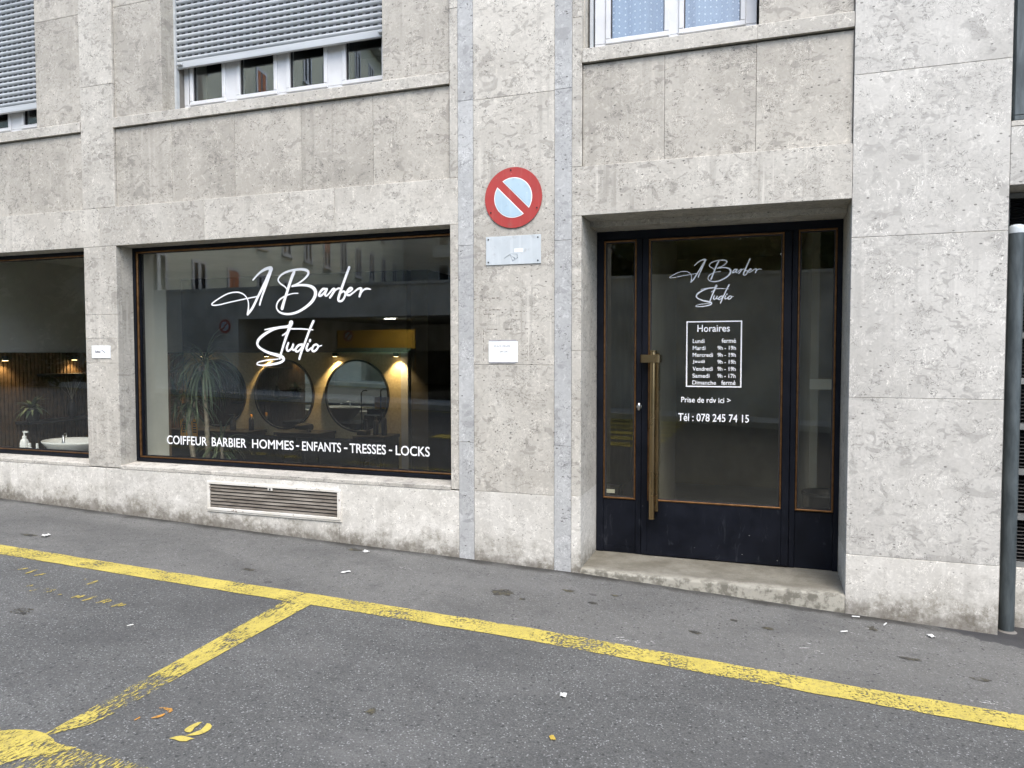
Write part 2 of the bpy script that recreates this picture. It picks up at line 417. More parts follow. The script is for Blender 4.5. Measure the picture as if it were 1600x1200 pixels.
def galv():
    q = NT('weathered_zinc')
    p = q.n('ShaderNodeTexCoord').outputs['Object']
    n = q.noise(q.vmul(p, (8, 8, 1.6)), 2, 5, 0.65)
    return q.fin(q.mix(q.ramp(n, 0.3, 0.7), (0.045, 0.056, 0.060), (0.105, 0.124, 0.130)), 0.5, 0.35)
M['zinc'] = galv()

def netcurtain():
    q = NT('dotted_net_curtain')
    p = q.n('ShaderNodeTexCoord').outputs['Object']
    s = q.n('ShaderNodeSeparateXYZ', {0: p})
    fx = q.math('SUBTRACT', q.math('FRACT', q.math('MULTIPLY', s.outputs[0], 27.0)), 0.5)
    fz = q.math('SUBTRACT', q.math('FRACT', q.math('MULTIPLY', s.outputs[2], 22.0)), 0.5)
    d = q.math('SQRT', q.math('ADD', q.math('POWER', fx, 2.0), q.math('POWER', fz, 2.0)))
    dot = q.ramp(d, 0.10, 0.17, 1, 0)
    col = q.mix(dot, (0.20, 0.25, 0.32), (0.72, 0.76, 0.80))
    return q.fin(col, 0.9)
M['net'] = netcurtain()

# ------------------------------------------------------------------ mesh helpers
class MB:
    def __init__(s):
        s.v = []; s.f = []; s.mi = []; s.sm = []
    def add(s, vs, fs, mi=0, smooth=False):
        k = len(s.v)
        s.v += [tuple(p) for p in vs]
        for f in fs:
            s.f.append([i + k for i in f]); s.mi.append(mi); s.sm.append(smooth)
        return s
    def box(s, x0, x1, y0, y1, z0, z1, c=0.0, mi=0):
        """box; c chamfers the edges of the front (low y) face"""
        if c:
            vs = [(x0 + c, y0, z0 + c), (x1 - c, y0, z0 + c), (x1 - c, y0, z1 - c), (x0 + c, y0, z1 - c),
                  (x0, y0 + c, z0), (x1, y0 + c, z0), (x1, y0 + c, z1), (x0, y0 + c, z1),
                  (x0, y1, z0), (x1, y1, z0), (x1, y1, z1), (x0, y1, z1)]
            fs = [(0, 1, 2, 3), (0, 4, 5, 1), (1, 5, 6, 2), (2, 6, 7, 3), (3, 7, 4, 0),
                  (4, 8, 9, 5), (5, 9, 10, 6), (6, 10, 11, 7), (7, 11, 8, 4), (9, 8, 11, 10)]
        else:
            vs = [(x0, y0, z0), (x1, y0, z0), (x1, y1, z0), (x0, y1, z0), (x0, y0, z1), (x1, y0, z1), (x1, y1, z1), (x0, y1, z1)]
            fs = [(0, 3, 2, 1), (4, 5, 6, 7), (0, 1, 5, 4), (1, 2, 6, 5), (2, 3, 7, 6), (3, 0, 4, 7)]
        return s.add(vs, fs, mi)
    def prism(s, poly, a0, a1, axis='x', mi=0, smooth=False):
        """extrude a closed 2-D polygon along an axis ('x': poly in (y,z); 'y': poly in (x,z); 'z': poly in (x,y))"""
        n = len(poly)
        mk = {'x': lambda a, p: (a, p[0], p[1]), 'y': lambda a, p: (p[0], a, p[1]), 'z': lambda a, p: (p[0], p[1], a)}[axis]
        vs = [mk(a0, p) for p in poly] + [mk(a1, p) for p in poly]
        fs = [(i, (i + 1) % n, n + (i + 1) % n, n + i) for i in range(n)]
        s.add(vs, fs, mi, smooth)
        return s.add(vs, [tuple(range(n))[::-1], tuple(range(n, 2 * n))], mi)
    def cyl(s, c, r, h, axis='z', n=24, r2=None, mi=0, cap=True):
        r2 = r if r2 is None else r2
        ax = {'x': (1, 2, 0), 'y': (2, 0, 1), 'z': (0, 1, 2)}[axis]
        vs = []
        for k, rr in ((0, r), (1, r2)):
            for i in range(n):
                t = 2 * math.pi * i / n
                p = [0, 0, 0]
                p[ax[0]] = c[ax[0]] + rr * math.cos(t); p[ax[1]] = c[ax[1]] + rr * math.sin(t); p[ax[2]] = c[ax[2]] + h * k
                vs.append(tuple(p))
        s.add(vs, [(i, (i + 1) % n, n + (i + 1) % n, n + i) for i in range(n)], mi, True)
        if cap:
            s.add(vs, [tuple(range(n))[::-1], tuple(range(n, 2 * n))], mi)
        return s
    def lathe(s, prof, c=(0, 0, 0), n=28, sx=1.0, sy=1.0, mi=0):
        vs = []
        for r, z in prof:
            for i in range(n):
                t = 2 * math.pi * i / n
                vs.append((c[0] + r * sx * math.cos(t), c[1] + r * sy * math.sin(t), c[2] + z))
        fs = []
        for j in range(len(prof) - 1):
            for i in range(n):
                fs.append((j * n + i, j * n + (i + 1) % n, (j + 1) * n + (i + 1) % n, (j + 1) * n + i))
        s.add(vs, fs, mi, True)
        return s.add(vs, [tuple(range(n))[::-1], tuple(range((len(prof) - 1) * n, len(prof) * n))], mi)
    def tube(s, pts, rads, n=10, mi=0):
        pts = [Vector(p) for p in pts]
        vs = []; up0 = Vector((0.13, 0.27, 0.95))
        for i, p in enumerate(pts):
            d = (pts[min(i + 1, len(pts) - 1)] - pts[max(i - 1, 0)]).normalized()
            a = d.cross(up0)
            if a.length < 0.05: a = d.cross(Vector((1, 0, 0)))
            a.normalize(); b = d.cross(a)
            r = rads[i] if isinstance(rads, (list, tuple)) else rads
            for k in range(n):
                t = 2 * math.pi * k / n
                vs.append(p + a * (r * math.cos(t)) + b * (r * math.sin(t)))
        fs = []
        for j in range(len(pts) - 1):
            for k in range(n):
                fs.append((j * n + k, j * n + (k + 1) % n, (j + 1) * n + (k + 1) % n, (j + 1) * n + k))
        s.add(vs, fs, mi, True)
        return s.add(vs, [tuple(range(n))[::-1], tuple(range((len(pts) - 1) * n, len(pts) * n))], mi)
    def frame(s, x0, x1, z0, z1, y0, y1, w, wz=None, mi=0, c=0.0):
        wz = w if wz is None else wz
        s.box(x0, x1, y0, y1, z0, z0 + wz, c, mi); s.box(x0, x1, y0, y1, z1 - wz, z1, c, mi)
        s.box(x0, x0 + w, y0, y1, z0 + wz, z1 - wz, c, mi); s.box(x1 - w, x1, y0, y1, z0 + wz, z1 - wz, c, mi)
        return s
    def build(s, name, mats, parent=None, fix=True, loc=None):
        me = bpy.data.meshes.new(name)
        me.from_pydata(s.v, [], s.f)
        for m in (mats if isinstance(mats, (list, tuple)) else [mats]):
            me.materials.append(m)
        me.polygons.foreach_set('material_index', s.mi)
        me.polygons.foreach_set('use_smooth', s.sm)
        me.update()
        if fix:
            bm = bmesh.new(); bm.from_mesh(me)
            bmesh.ops.remove_doubles(bm, verts=bm.verts, dist=1e-6) if fix == 'weld' else None
            bmesh.ops.recalc_face_normals(bm, faces=bm.faces)
            bm.to_mesh(me); bm.free()
        o = bpy.data.objects.new(name, me)
        COL.objects.link(o)
        if loc: o.location = loc
        if parent:
            o.parent = parent
            pl = parent
            off = Vector((0, 0, 0))
            while pl:
                off += Vector(pl.location); pl = pl.parent
            o.location = Vector(o.location) - off if not loc else Vector(loc)
        return o

def tag(o, label, cat, group=None, kind=None):
    if label: o['label'] = label
    if cat: o['category'] = cat
    if group: o['group'] = group
    if kind: o['kind'] = kind
    return o

def empty(name, loc, label, cat, group=None):
    o = bpy.data.objects.new(name, None)
    o.empty_display_size = 0.2
    COL.objects.link(o)
    o.location = loc
    return tag(o, label, cat, group)

def copy_tree(o, parent=None):
    c = o.copy()
    COL.objects.link(c)
    c.parent = parent
    for ch in o.children:
        copy_tree(ch, c)
    return c

def structure(o):
    o['kind'] = 'structure'
    return o

FONT_CACHE = {}
def text_mesh(body, x0, x1, z0, z1, y, bold=0.0):
    """MB with the flat letters of `body` fitted to the rectangle (letters face -y)"""
    cu = bpy.data.curves.new('t', 'FONT')
    cu.body = body; cu.size = 1.0; cu.offset = bold; cu.resolution_u = 4
    ob = bpy.data.objects.new('t', cu); COL.objects.link(ob)
    dg = bpy.context.evaluated_depsgraph_get()
    me = bpy.data.meshes.new_from_object(ob.evaluated_get(dg))
    vs = [v.co.copy() for v in me.vertices]; fs = [tuple(p.vertices) for p in me.polygons]
    bpy.data.objects.remove(ob); bpy.data.curves.remove(cu); bpy.data.meshes.remove(me)
    ax = min(v.x for v in vs); bx = max(v.x for v in vs); ay = min(v.y for v in vs); by = max(v.y for v in vs)
    sx = (x1 - x0) / (bx - ax); sz = (z1 - z0) / (by - ay)
    mb = MB()
    mb.add([(x0 + (v.x - ax) * sx, y, z0 + (v.y - ay) * sz) for v in vs], fs)
    return mb

# ------------------------------------------------------------------ the ground
GX = [(-70, 2.3), (-20, 0.66), (-9, 0.29), (-6.9, 0.228), (-5.85, 0.195), (-4.48, 0.15), (-3.23, 0.112), (-2.13, 0.083), (-1.226, 0.055), (-0.372, 0.01), (0.488, -0.033), (1.315, -0.068), (6, -0.27), (20, -0.85), (70, -2.9)]
def gz(x):
    for (a, za), (b, zb) in zip(GX, GX[1:]):
        if x <= b:
            return za + (zb - za) * (x - a) / (b - a)
    return GX[-1][1]
def strip(mb, x0, x1, y0, y1, h, step=0.5, mi=0):
    n = max(1, int((x1 - x0) / step))
    xs = sorted(set([x0, x1] + [x0 + (x1 - x0) * i / n for i in range(n + 1)] + [g[0] for g in GX if x0 < g[0] < x1]))
    for a, b in zip(xs, xs[1:]):
        mb.add([(a, y0, gz(a) + h), (b, y0, gz(b) + h), (b, y1, gz(b) + h), (a, y1, gz(a) + h)], [(0, 1, 2, 3)], mi)
    return mb
mb = MB()
strip(mb, -70, 70, -60, 0.34, 0, 2.0)
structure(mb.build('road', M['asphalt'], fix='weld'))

# ------------------------------------------------------------------ the building
BX0, BX1 = -15.0, 9.0
bld = empty('apartment_building', (-1.7, 0.0, 0.07), 'shell limestone clad apartment block with barber shop window and dark entrance door', 'building')
# openings in the stone skin: x0, x1, z0, z1, reveal depth
OPEN = [(-8.95, -5.765, 0.60, 2.548), (-5.392, -2.208, 0.60, 2.548), (-1.218, 0.487, -0.5, 2.552), (1.318, 4.5, -0.9, 2.57),
        (-8.40, -6.317, 3.655, 5.2), (-4.87, -2.767, 3.655, 5.2), (-1.209, -0.07, 3.69, 5.2), (1.33, 4.5, 2.935, 5.2)]
core = MB()
pad = 0.035
opn = [(a - pad, b + pad, c - (pad if c > 0 else 0), d + pad) for a, b, c, d in OPEN]
xs = sorted(set([BX0, BX1] + [v for o in opn for v in o[:2]]))
zs = sorted(set([-1.2, 16.0] + [v for o in opn for v in o[2:]]))
def solid(i, j):
    if not (0 <= i < len(xs) - 1 and 0 <= j < len(zs) - 1): return False
    x = (xs[i] + xs[i + 1]) / 2; z = (zs[j] + zs[j + 1]) / 2
    return not any(a < x < b and c < z < d for a, b, c, d in opn)
Y0, Y1 = 0.07, 0.6
for i in range(len(xs) - 1):
    for j in range(len(zs) - 1):
        if not solid(i, j): continue
        a, b, c, d = xs[i], xs[i + 1], zs[j], zs[j + 1]
        core.add([(a, Y0, c), (b, Y0, c), (b, Y0, d), (a, Y0, d)], [(0, 1, 2, 3)], 0)
        core.add([(a, Y1, c), (b, Y1, c), (b, Y1, d), (a, Y1, d)], [(3, 2, 1, 0)], 1)
        if not solid(i - 1, j): core.add([(a, Y0, c), (a, Y1, c), (a, Y1, d), (a, Y0, d)], [(3, 2, 1, 0)], 1)
        if not solid(i + 1, j): core.add([(b, Y0, c), (b, Y1, c), (b, Y1, d), (b, Y0, d)], [(0, 1, 2, 3)], 1)
        if not solid(i, j - 1): core.add([(a, Y0, c), (b, Y0, c), (b, Y1, c), (a, Y1, c)], [(3, 2, 1, 0)], 1)
        if not solid(i, j + 1): core.add([(a, Y0, d), (b, Y0, d), (b, Y1, d), (a, Y1, d)], [(0, 1, 2, 3)], 1)
core.build('wall', [M['mortar'], M['plaster']], bld, fix=False)

J = 0.0008      # half of a joint
def slabs(name, mat, xcuts, zcuts, y=0.0, th=0.055, c=0.0022):
    m = MB()
    for a, b in zip(xcuts, xcuts[1:]):
        for d, e in zip(zcuts, zcuts[1:]):
            m.box(a + J, b - J, y, y + th, d + J, e - J, c)
    return m.build(name, mat, bld)

S, SW, SP, SB = M['stone'], M['stone_warm'], M['stone_pale'], M['stone_blue']
PT = 0.592
# piers
slabs('pier', S, [-5.765, -5.392], [PT, 1.52, 1.74, 1.95, 2.548])
slabs('pier', S, [-5.765, -5.392], [2.885, 3.95, 5.3])
slabs('pier', S, [-2.206, -2.1415], [PT, 1.52, 2.548])
slabs('pier', S, [-2.206, -2.1415], [2.885, 4.1, 5.3])
slabs('pier', M['stone_streak'], [-2.0205, -1.41], [PT, 1.52, 3.425, 5.3])
slabs('pier', S, [-1.286, -1.2165], [0.60, 1.62, 2.552])
slabs('pier', S, [-1.286, -1.2165], [2.888, 3.9, 5.3])
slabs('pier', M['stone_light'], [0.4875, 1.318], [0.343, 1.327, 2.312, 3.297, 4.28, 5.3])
slabs('pier', S, [-9.32, -8.95], [PT, 1.52, 2.548])
slabs('pier', S, [-9.32, -8.95], [2.885, 3.95, 5.3])
for a, b in ((-2.1415, -2.0205), (-1.41, -1.286)):
    o = slabs('pilaster_strip', SB, [a, b], [-0.6, 0.95, 2.39, 3.43, 5.3], -0.0015)
    o['label'] = 'narrow vertical strip of blue grey stone'
# lintel bands
slabs('lintel', S, [-8.95 - 0.37, -7.6, -6.72, -5.574, -4.434, -3.18, -2.1415], [2.548, 2.885])
slabs('lintel', M['stone_streak'], [-1.286, 0.4875], [2.552, 2.888])
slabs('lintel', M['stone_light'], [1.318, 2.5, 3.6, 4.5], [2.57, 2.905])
# spandrels, set back 2 cm, with the sill bands above them
slabs('spandrel', SW, [-8.95, -8.3, -7.65, -7.05, -6.42, -5.767], [2.886, 3.562], 0.022)
slabs('spandrel', SW, [-5.39, -4.776, -4.13, -3.49, -2.85, -2.208], [2.886, 3.562], 0.022)
slabs('spandrel', SW, [-1.2145, -0.659, -0.081, 0.4855], [2.889, 3.580], 0.022)
for xc, z0, z1, y in (([-8.95, -7.3, -5.767], 3.568, 3.652, -0.004), ([-5.39, -4.45, -3.5, -2.208], 3.568, 3.652, -0.004), ([-1.2145, -0.075, 0.4855], 3.590, 3.682, -0.004)):
    m = MB()
    for a, b in zip(xc, xc[1:]):
        m.prism([(y, z0), (y, z1 - 0.004), (y + 0.004, z1), (0.30, z1 + 0.012), (0.30, z0)], a + J, b - J, 'x')
    m.build('window_sill', S, bld)
slabs('window_sill', S, [1.318, 2.9, 4.5], [2.905, 2.937], -0.002)
# wall beside the upper windows
slabs('upper_wall', SW, [-5.767 - 0.55, -5.767], [3.657, 4.6, 5.3], 0.022)
slabs('upper_wall', SW, [-8.95, -8.40], [3.657, 4.6, 5.3], 0.022)
slabs('upper_wall', SW, [-5.39, -4.87], [3.657, 4.6, 5.3], 0.022)
slabs('upper_wall', SW, [-2.767, -2.208], [3.657, 4.6, 5.3], 0.022)
slabs('upper_wall', SW, [-0.07, 0.4855], [3.687, 4.6, 5.3], 0.022)
slabs('upper_wall', S, [-15, -13, -11, -9.32], [-0.6, 0.95, 2.39, 3.43, 5.3])
slabs('upper_wall', S, [4.5, 6, 7.5, 9.0], [-0.9, 0.35, 1.33, 2.3, 3.3, 5.3])
slabs('upper_wall', S, [-15 + i * 1.5 for i in range(17)], [5.3 + 1.783 * i for i in range(7)], 0.0)
# plinth
slabs('plinth', SP, [-9.32, -7.9, -6.75, -5.581, -4.42, -3.168, -2.1415], [-0.6, 0.584])
slabs('plinth', SP, [-2.0205, -1.41], [-0.6, PT])
slabs('plinth', SP, [-1.286, -1.2165], [-0.6, 0.60])
slabs('plinth', SP, [0.4875, 1.318], [-0.9, 0.343])
slabs('plinth', SP, [1.318, 2.2, 3.4, 4.5], [-0.9, 0.29], 0.205)
# shop window sills: sloped tops
m = MB()
for a, b in ((-8.95, -5.765), (-5.392, -2.2085)):
    n = 3
    for k in range(n):
        p0 = a + (b - a) * k / n; p1 = a + (b - a) * (k + 1) / n
        m.prism([(-0.003, 0.586), (-0.003, 0.612), (0.002, 0.616), (0.30, 0.634), (0.30, 0.586)], p0 + J, p1 - J, 'x')
m.build('window_sill', S, bld)
# reveals
def jamb(x, z0, z1, depth, left, cuts=(), mat=None, y=0.057):
    m = MB(); zz = [z0] + [c for c in cuts if z0 < c < z1] + [z1]
    for a, b in zip(zz, zz[1:]):
        (m.box(x - 0.034, x, y, depth, a + J, b - J) if left else m.box(x, x + 0.034, y, depth, a + J, b - J))
    return m.build('reveal', mat or S, bld)
def soffit(x0, x1, z, y0, y1, cuts=(), mat=None):
    m = MB(); xx = [x0] + list(cuts) + [x1]
    for a, b in zip(xx, xx[1:]):
        m.box(a + J, b - J, y0, y1, z, z + 0.034)
    return m.build('soffit', mat or S, bld)
for a, b in ((-5.392, -2.208), (-8.95, -5.765)):
    jamb(a, 0.62, 2.548, 0.30, True, (1.52,)); jamb(b, 0.62, 2.548, 0.30, False, (1.52,))
    soffit(a, b, 2.5485, 0.057, 0.30, (a + 1.0, a + 2.1))
jamb(-1.2185, 0.60, 2.552, 0.58, True, (1.62,)); jamb(-1.2185, -0.6, 0.60, 0.58, True, (), SP)
jamb(0.4875, 0.343, 2.552, 0.58, False, (1.327,)); jamb(0.4875, -0.6, 0.343, 0.58, False, (), SP)
soffit(-1.218, 0.487, 2.5525, 0.057, 0.27)
m = MB()
for a, b in ((-1.217, -0.72), (-0.72, -0.05), (-0.05, 0.486)):
    m.box(a + J, b - J, 0.272, 0.58, 2.515, 2.58)
m.build('soffit', S, bld)
soffit(1.318, 4.5, 2.5705, 0.057, 0.4)
jamb(1.3185, -0.8, 2.57, 0.4, True); jamb(4.4995, 0.29, 2.57, 0.4, False)
for a, b, z0 in ((-4.87, -2.767, 3.656), (-8.40, -6.317, 3.656)):
    jamb(a, z0, 5.2, 0.17, True, (), SW, 0.078); jamb(b, z0, 5.2, 0.17, False, (), SW, 0.078)
jamb(-1.2095, 3.69, 5.2, 0.19, True, (), S, 0.057); jamb(-0.0695, 3.69, 5.2, 0.19, False, (), SW, 0.078)

# ---- doorstep
m = MB()
nx, prof = 36, []
for i in range(nx + 1):
    x = -1.2175 + (0.487 + 1.2175) * i / nx
    w = 0.012 * mnoise.noise(Vector((x * 5, 3.1, 0))) + 0.006 * mnoise.noise(Vector((x * 17, 7.7, 0)))
    zt = 0.088 + 0.004 * mnoise.noise(Vector((x * 4, 1.1, 2)))
    r = 0.02 + 0.012 * mnoise.noise(Vector((x * 7, 9, 4)))
    prof.append([(x, 0.004 + w, -0.5), (x, 0.0 + w, zt - r * 1.1), (x, 0.3 * r + w, zt - 0.32 * r), (x, r + w, zt - 0.006), (x, 0.10, zt), (x, 0.60, 0.088)])
vs = [p for row in prof for p in row]; k = 6
fs = [(i * k + j, (i + 1) * k + j, (i + 1) * k + j + 1, i * k + j + 1) for i in range(nx) for j in range(k - 1)]
m.add(vs, fs, 0, True)
st = m.build('doorstep', M['step'], bld)
st['label'] = 'worn concrete doorstep with chipped front edge'

# ---- shop windows
def shop_window(x0, x1, y):
    z0, z1 = 0.634, 2.5475
    m = MB()
    m.frame(x0 + 0.002, x1 - 0.002, z0, z1, y, y + 0.07, 0.03, 0.028, 0, 0.002)
    m.frame(x0 + 0.032, x1 - 0.032, z0 + 0.028, z1 - 0.028, y + 0.018, y + 0.065, 0.036, 0.022)
    w = m.build('shop_window', M['frame_dark'], bld)
    b = MB()
    b.frame(x0 + 0.036, x1 - 0.036, z0 + 0.031, z1 - 0.031, y + 0.004, y + 0.019, 0.019, 0.015, 0, 0.004)
    b.build('glazing_bead', M['bronze'], w)
    g = MB(); g.box(x0 + 0.06, x1 - 0.06, y + 0.03, y + 0.038, z0 + 0.04, z1 - 0.04)
    g.build('glass_pane', M['glass'], w)
    return w
SWY = 0.172
win_main = shop_window(-5.392, -2.208, SWY)
win_left = shop_window(-8.95, -5.765, SWY)

# hand lettering: centre line points (x, z, width) of each stroke, metres on the glass
STROKES = [
 [(-4.11,2.226,.0136),(-4.047,2.28,.0181),(-3.979,2.313,.0249),(-3.923,2.315,.0295),(-3.957,2.254,.0272),(-4.004,2.174,.0249),(-4.062,2.083,.0227),(-4.12,1.99,.0227),(-4.17,1.937,.0204)],
 [(-4.17,1.937,.0204),(-4.16,2.001,.0136),(-4.167,2.058,.0113),(-4.204,2.104,.0113),(-4.273,2.127,.0113),(-4.372,2.117,.0113),(-4.473,2.075,.0113),(-4.54,2.036,.0113),(-4.528,2.022,.0102),(-4.463,2.025,.0102),(-4.362,2.042,.0102),(-4.222,2.064,.0102),(-4.056,2.087,.0102)],
 [(-3.928,2.311,.034),(-3.948,2.253,.0295),(-3.987,2.161,.0227),(-4.026,2.073,.0181),(-4.045,2.015,.0159)],
 [(-3.7,2.277,.0272),(-3.731,2.215,.0272),(-3.769,2.12,.0249),(-3.796,2.053,.0249),(-3.822,1.98,.0295)],
 [(-3.765,2.12,.0113),(-3.787,2.155,.0113),(-3.838,2.189,.0136),(-3.857,2.222,.0136),(-3.815,2.264,.0159),(-3.735,2.289,.0181),(-3.637,2.297,.0204),(-3.575,2.285,.0227),(-3.562,2.258,.0204),(-3.597,2.22,.0159),(-3.66,2.183,.0136),(-3.72,2.161,.0159)],
 [(-3.72,2.161,.0159),(-3.639,2.168,.0181),(-3.558,2.16,.0227),(-3.508,2.133,.0295),(-3.496,2.091,.0295),(-3.524,2.037,.0272),(-3.588,1.987,.0227),(-3.675,1.946,.0204),(-3.763,1.931,.0181),(-3.838,1.945,.0159),(-3.871,1.974,.0136),(-3.874,2.011,.0136),(-3.845,2.052,.0136),(-3.782,2.084,.0113),(-3.716,2.1,.0091),(-3.664,2.101,.0091)],
 [(-3.391,2.125,.0181),(-3.423,2.129,.0204),(-3.453,2.102,.0204),(-3.462,2.077,.0204),(-3.439,2.078,.0181),(-3.409,2.103,.0159),(-3.387,2.127,.0204)],
 [(-3.387,2.127,.0204),(-3.405,2.09,.0204),(-3.396,2.073,.0159),(-3.375,2.084,.0136),(-3.33,2.126,.0181),(-3.314,2.12,.0204),(-3.333,2.09,.0204),(-3.359,2.058,.0181)],
 [(-3.333,2.09,.0113),(-3.307,2.116,.0136),(-3.278,2.13,.0159),(-3.253,2.125,.0113)],
 [(-3.177,2.295,.0227),(-3.213,2.214,.0227),(-3.251,2.125,.0227),(-3.279,2.054,.0227),(-3.275,2.029,.0181),(-3.246,2.031,.0181),(-3.221,2.061,.0181),(-3.216,2.094,.0181),(-3.235,2.105,.0159),(-3.262,2.088,.0136)],
 [(-3.216,2.086,.0136),(-3.173,2.103,.0159),(-3.152,2.122,.0181),(-3.17,2.13,.0181),(-3.195,2.107,.0204),(-3.202,2.081,.0204),(-3.177,2.073,.0159),(-3.142,2.092,.0136),(-3.1,2.119,.0159),(-3.074,2.124,.0204),(-3.068,2.111,.0227),(-3.078,2.079,.0204),(-3.085,2.061,.0181)],
 [(-3.074,2.083,.0113),(-3.05,2.109,.0136),(-3.019,2.12,.0159),(-2.985,2.114,.0091)],
 [(-3.735,1.86,.0385),(-3.747,1.836,.034),(-3.787,1.825,.0204),(-3.853,1.819,.0181),(-3.92,1.803,.0204),(-4.0,1.766,.0249),(-4.057,1.725,.0249),(-4.074,1.685,.0227),(-4.045,1.649,.0204),(-3.968,1.613,.0227),(-3.879,1.591,.0272),(-3.822,1.572,.0272),(-3.815,1.548,.0227),(-3.853,1.527,.0204),(-3.93,1.512,.0181),(-4.016,1.504,.0136),(-4.077,1.511,.0113),(-4.065,1.53,.0113),(-3.983,1.547,.0113),(-3.869,1.557,.0091)],
 [(-3.733,1.86,.0385),(-3.76,1.801,.0272),(-3.793,1.723,.0227),(-3.823,1.645,.0204),(-3.853,1.561,.0181)],
 [(-3.997,1.804,.0113),(-3.898,1.819,.0136),(-3.77,1.827,.0204),(-3.732,1.81,.0136),(-3.634,1.807,.0113),(-3.524,1.798,.0091)],
 [(-3.821,1.755,.0113),(-3.783,1.777,.0136),(-3.741,1.812,.0159)],
 [(-3.764,1.691,.0181),(-3.781,1.648,.0204),(-3.768,1.626,.0181),(-3.737,1.643,.0159),(-3.714,1.683,.0181),(-3.726,1.648,.0181),(-3.713,1.633,.0159),(-3.688,1.648,.0136)],
 [(-3.629,1.679,.0181),(-3.666,1.67,.0204),(-3.695,1.637,.0204),(-3.682,1.62,.0181),(-3.651,1.635,.0159),(-3.618,1.676,.0159)],
 [(-3.518,1.868,.0227),(-3.558,1.793,.0204),(-3.603,1.692,.0204),(-3.639,1.613,.0204),(-3.659,1.559,.0181)],
 [(-3.573,1.683,.0181),(-3.588,1.648,.0204),(-3.576,1.627,.0181),(-3.545,1.648,.0136)],
 [(-3.551,1.714,.0204),(-3.555,1.705,.0204)],
 [(-3.493,1.679,.0159),(-3.519,1.668,.0181),(-3.534,1.637,.0204),(-3.52,1.622,.0181),(-3.492,1.636,.0181),(-3.474,1.664,.0159),(-3.491,1.677,.0159),(-3.472,1.664,.0113),(-3.442,1.669,.0091)],
]
def script_lettering(fx, fz, k, y, wk=1.0):
    mb = MB(); yy = y
    for st_ in STROKES:
        P = [Vector((fx(x), fz(z), w * k * wk)) for x, z, w in st_]
        pts = []
        for i in range(len(P) - 1):
            p0, p1, p2, p3 = P[max(i - 1, 0)], P[i], P[i + 1], P[min(i + 2, len(P) - 1)]
            for s in range(7):
                t = s / 7
                pts.append(0.5 * ((2 * p1) + (p2 - p0) * t + (2 * p0 - 5 * p1 + 4 * p2 - p3) * t * t + (3 * p1 - p0 - 3 * p2 + p3) * t ** 3))
        pts.append(P[-1])
        L = []
        for i, p in enumerate(pts):
            a = pts[max(i - 1, 0)]; b = pts[min(i + 1, len(pts) - 1)]
            d = Vector((b.x - a.x, b.y - a.y)); d = d.normalized() if d.length > 1e-7 else Vector((1, 0))
            nrm = Vector((-d.y, d.x)) * max(p.z, 0.002) * 0.5
            L.append((p, nrm))
        n = len(L)
        vs = []
        for i, (p, q) in enumerate(L):
            vs += [(p.x + q.x, yy - i * 1.2e-5, p.y + q.y), (p.x - q.x, yy - i * 1.2e-5, p.y - q.y)]
        mb.add(vs, [(2 * i, 2 * i + 1, 2 * i + 3, 2 * i + 2) for i in range(n - 1)])
        for e, (p, q) in ((0, L[0]), (n - 1, L[-1])):
            r = max(p.z, 0.002) * 0.5
            ye = yy - n * 1.2e-5 - 2e-5 * (1 if e else 2)
            mb.add([(p.x + r * math.cos(2 * math.pi * t / 12), ye, p.y + r * math.sin(2 * math.pi * t / 12)) for t in range(12)], [tuple(range(12))])
        yy -= 1.0e-4
    return mb
LY = SWY + 0.0275
o = script_lettering(lambda x: x, lambda z: z, 1.0, LY).build('script_lettering', M['white_vinyl'], win_main, fix=False)
o['label'] = 'large white handwritten lettering on the shop glass'
def line_words(items, z0, z1, y, parent, name, bold):
    for body, a, b, lo, hi in items:
        text_mesh(body, a, b, z0 + lo, z1 + hi, y, bold).build(name, M['white_vinyl'], parent, fix=False)
items = [('COIFFEUR', -5.064, -4.621, 0, 0), ('BARBIER', -4.570, -4.205, 0, 0), ('HOMMES', -4.145, -3.726, 0, 0), ('-', -3.704, -3.674, 0.030, -0.036), ('ENFANTS', -3.643, -3.271, 0, 0),
         ('-', -3.243, -3.211, 0.030, -0.036), ('TRESSES', -3.191, -2.859, 0, 0), ('-', -2.832, -2.803, 0.030, -0.036), ('LOCKS', -2.771, -2.474, 0, 0)]
line_words(items, 0.796, 0.874, LY, win_main, 'lettering', 0.010)

# ---- entrance door: side lights and leaf in one dark frame
DY = 0.5
m = MB()
z0, z1 = 0.09, 2.514
X = [-1.2165, -1.163, -0.917, -0.872, 0.163, 0.203, 0.452, 0.4855]
m.box(X[0], X[7], DY, DY + 0.07, 2.452, z1, 0.003)
m.box(X[0], X[1], DY, DY + 0.07, z0, 2.452, 0.003)
m.box(X[2], X[3] - 0.002, DY, DY + 0.07, z0, 2.452, 0.003)
m.box(X[4] + 0.002, X[5], DY, DY + 0.07, z0, 2.452, 0.003)
m.box(X[6], X[7], DY, DY + 0.07, z0, 2.452, 0.003)
m.box(X[1], X[2], DY + 0.006, DY + 0.06, z0, 0.497, 0.003)
m.box(X[5], X[6], DY + 0.012, DY + 0.06, z0, 0.494, 0.003)
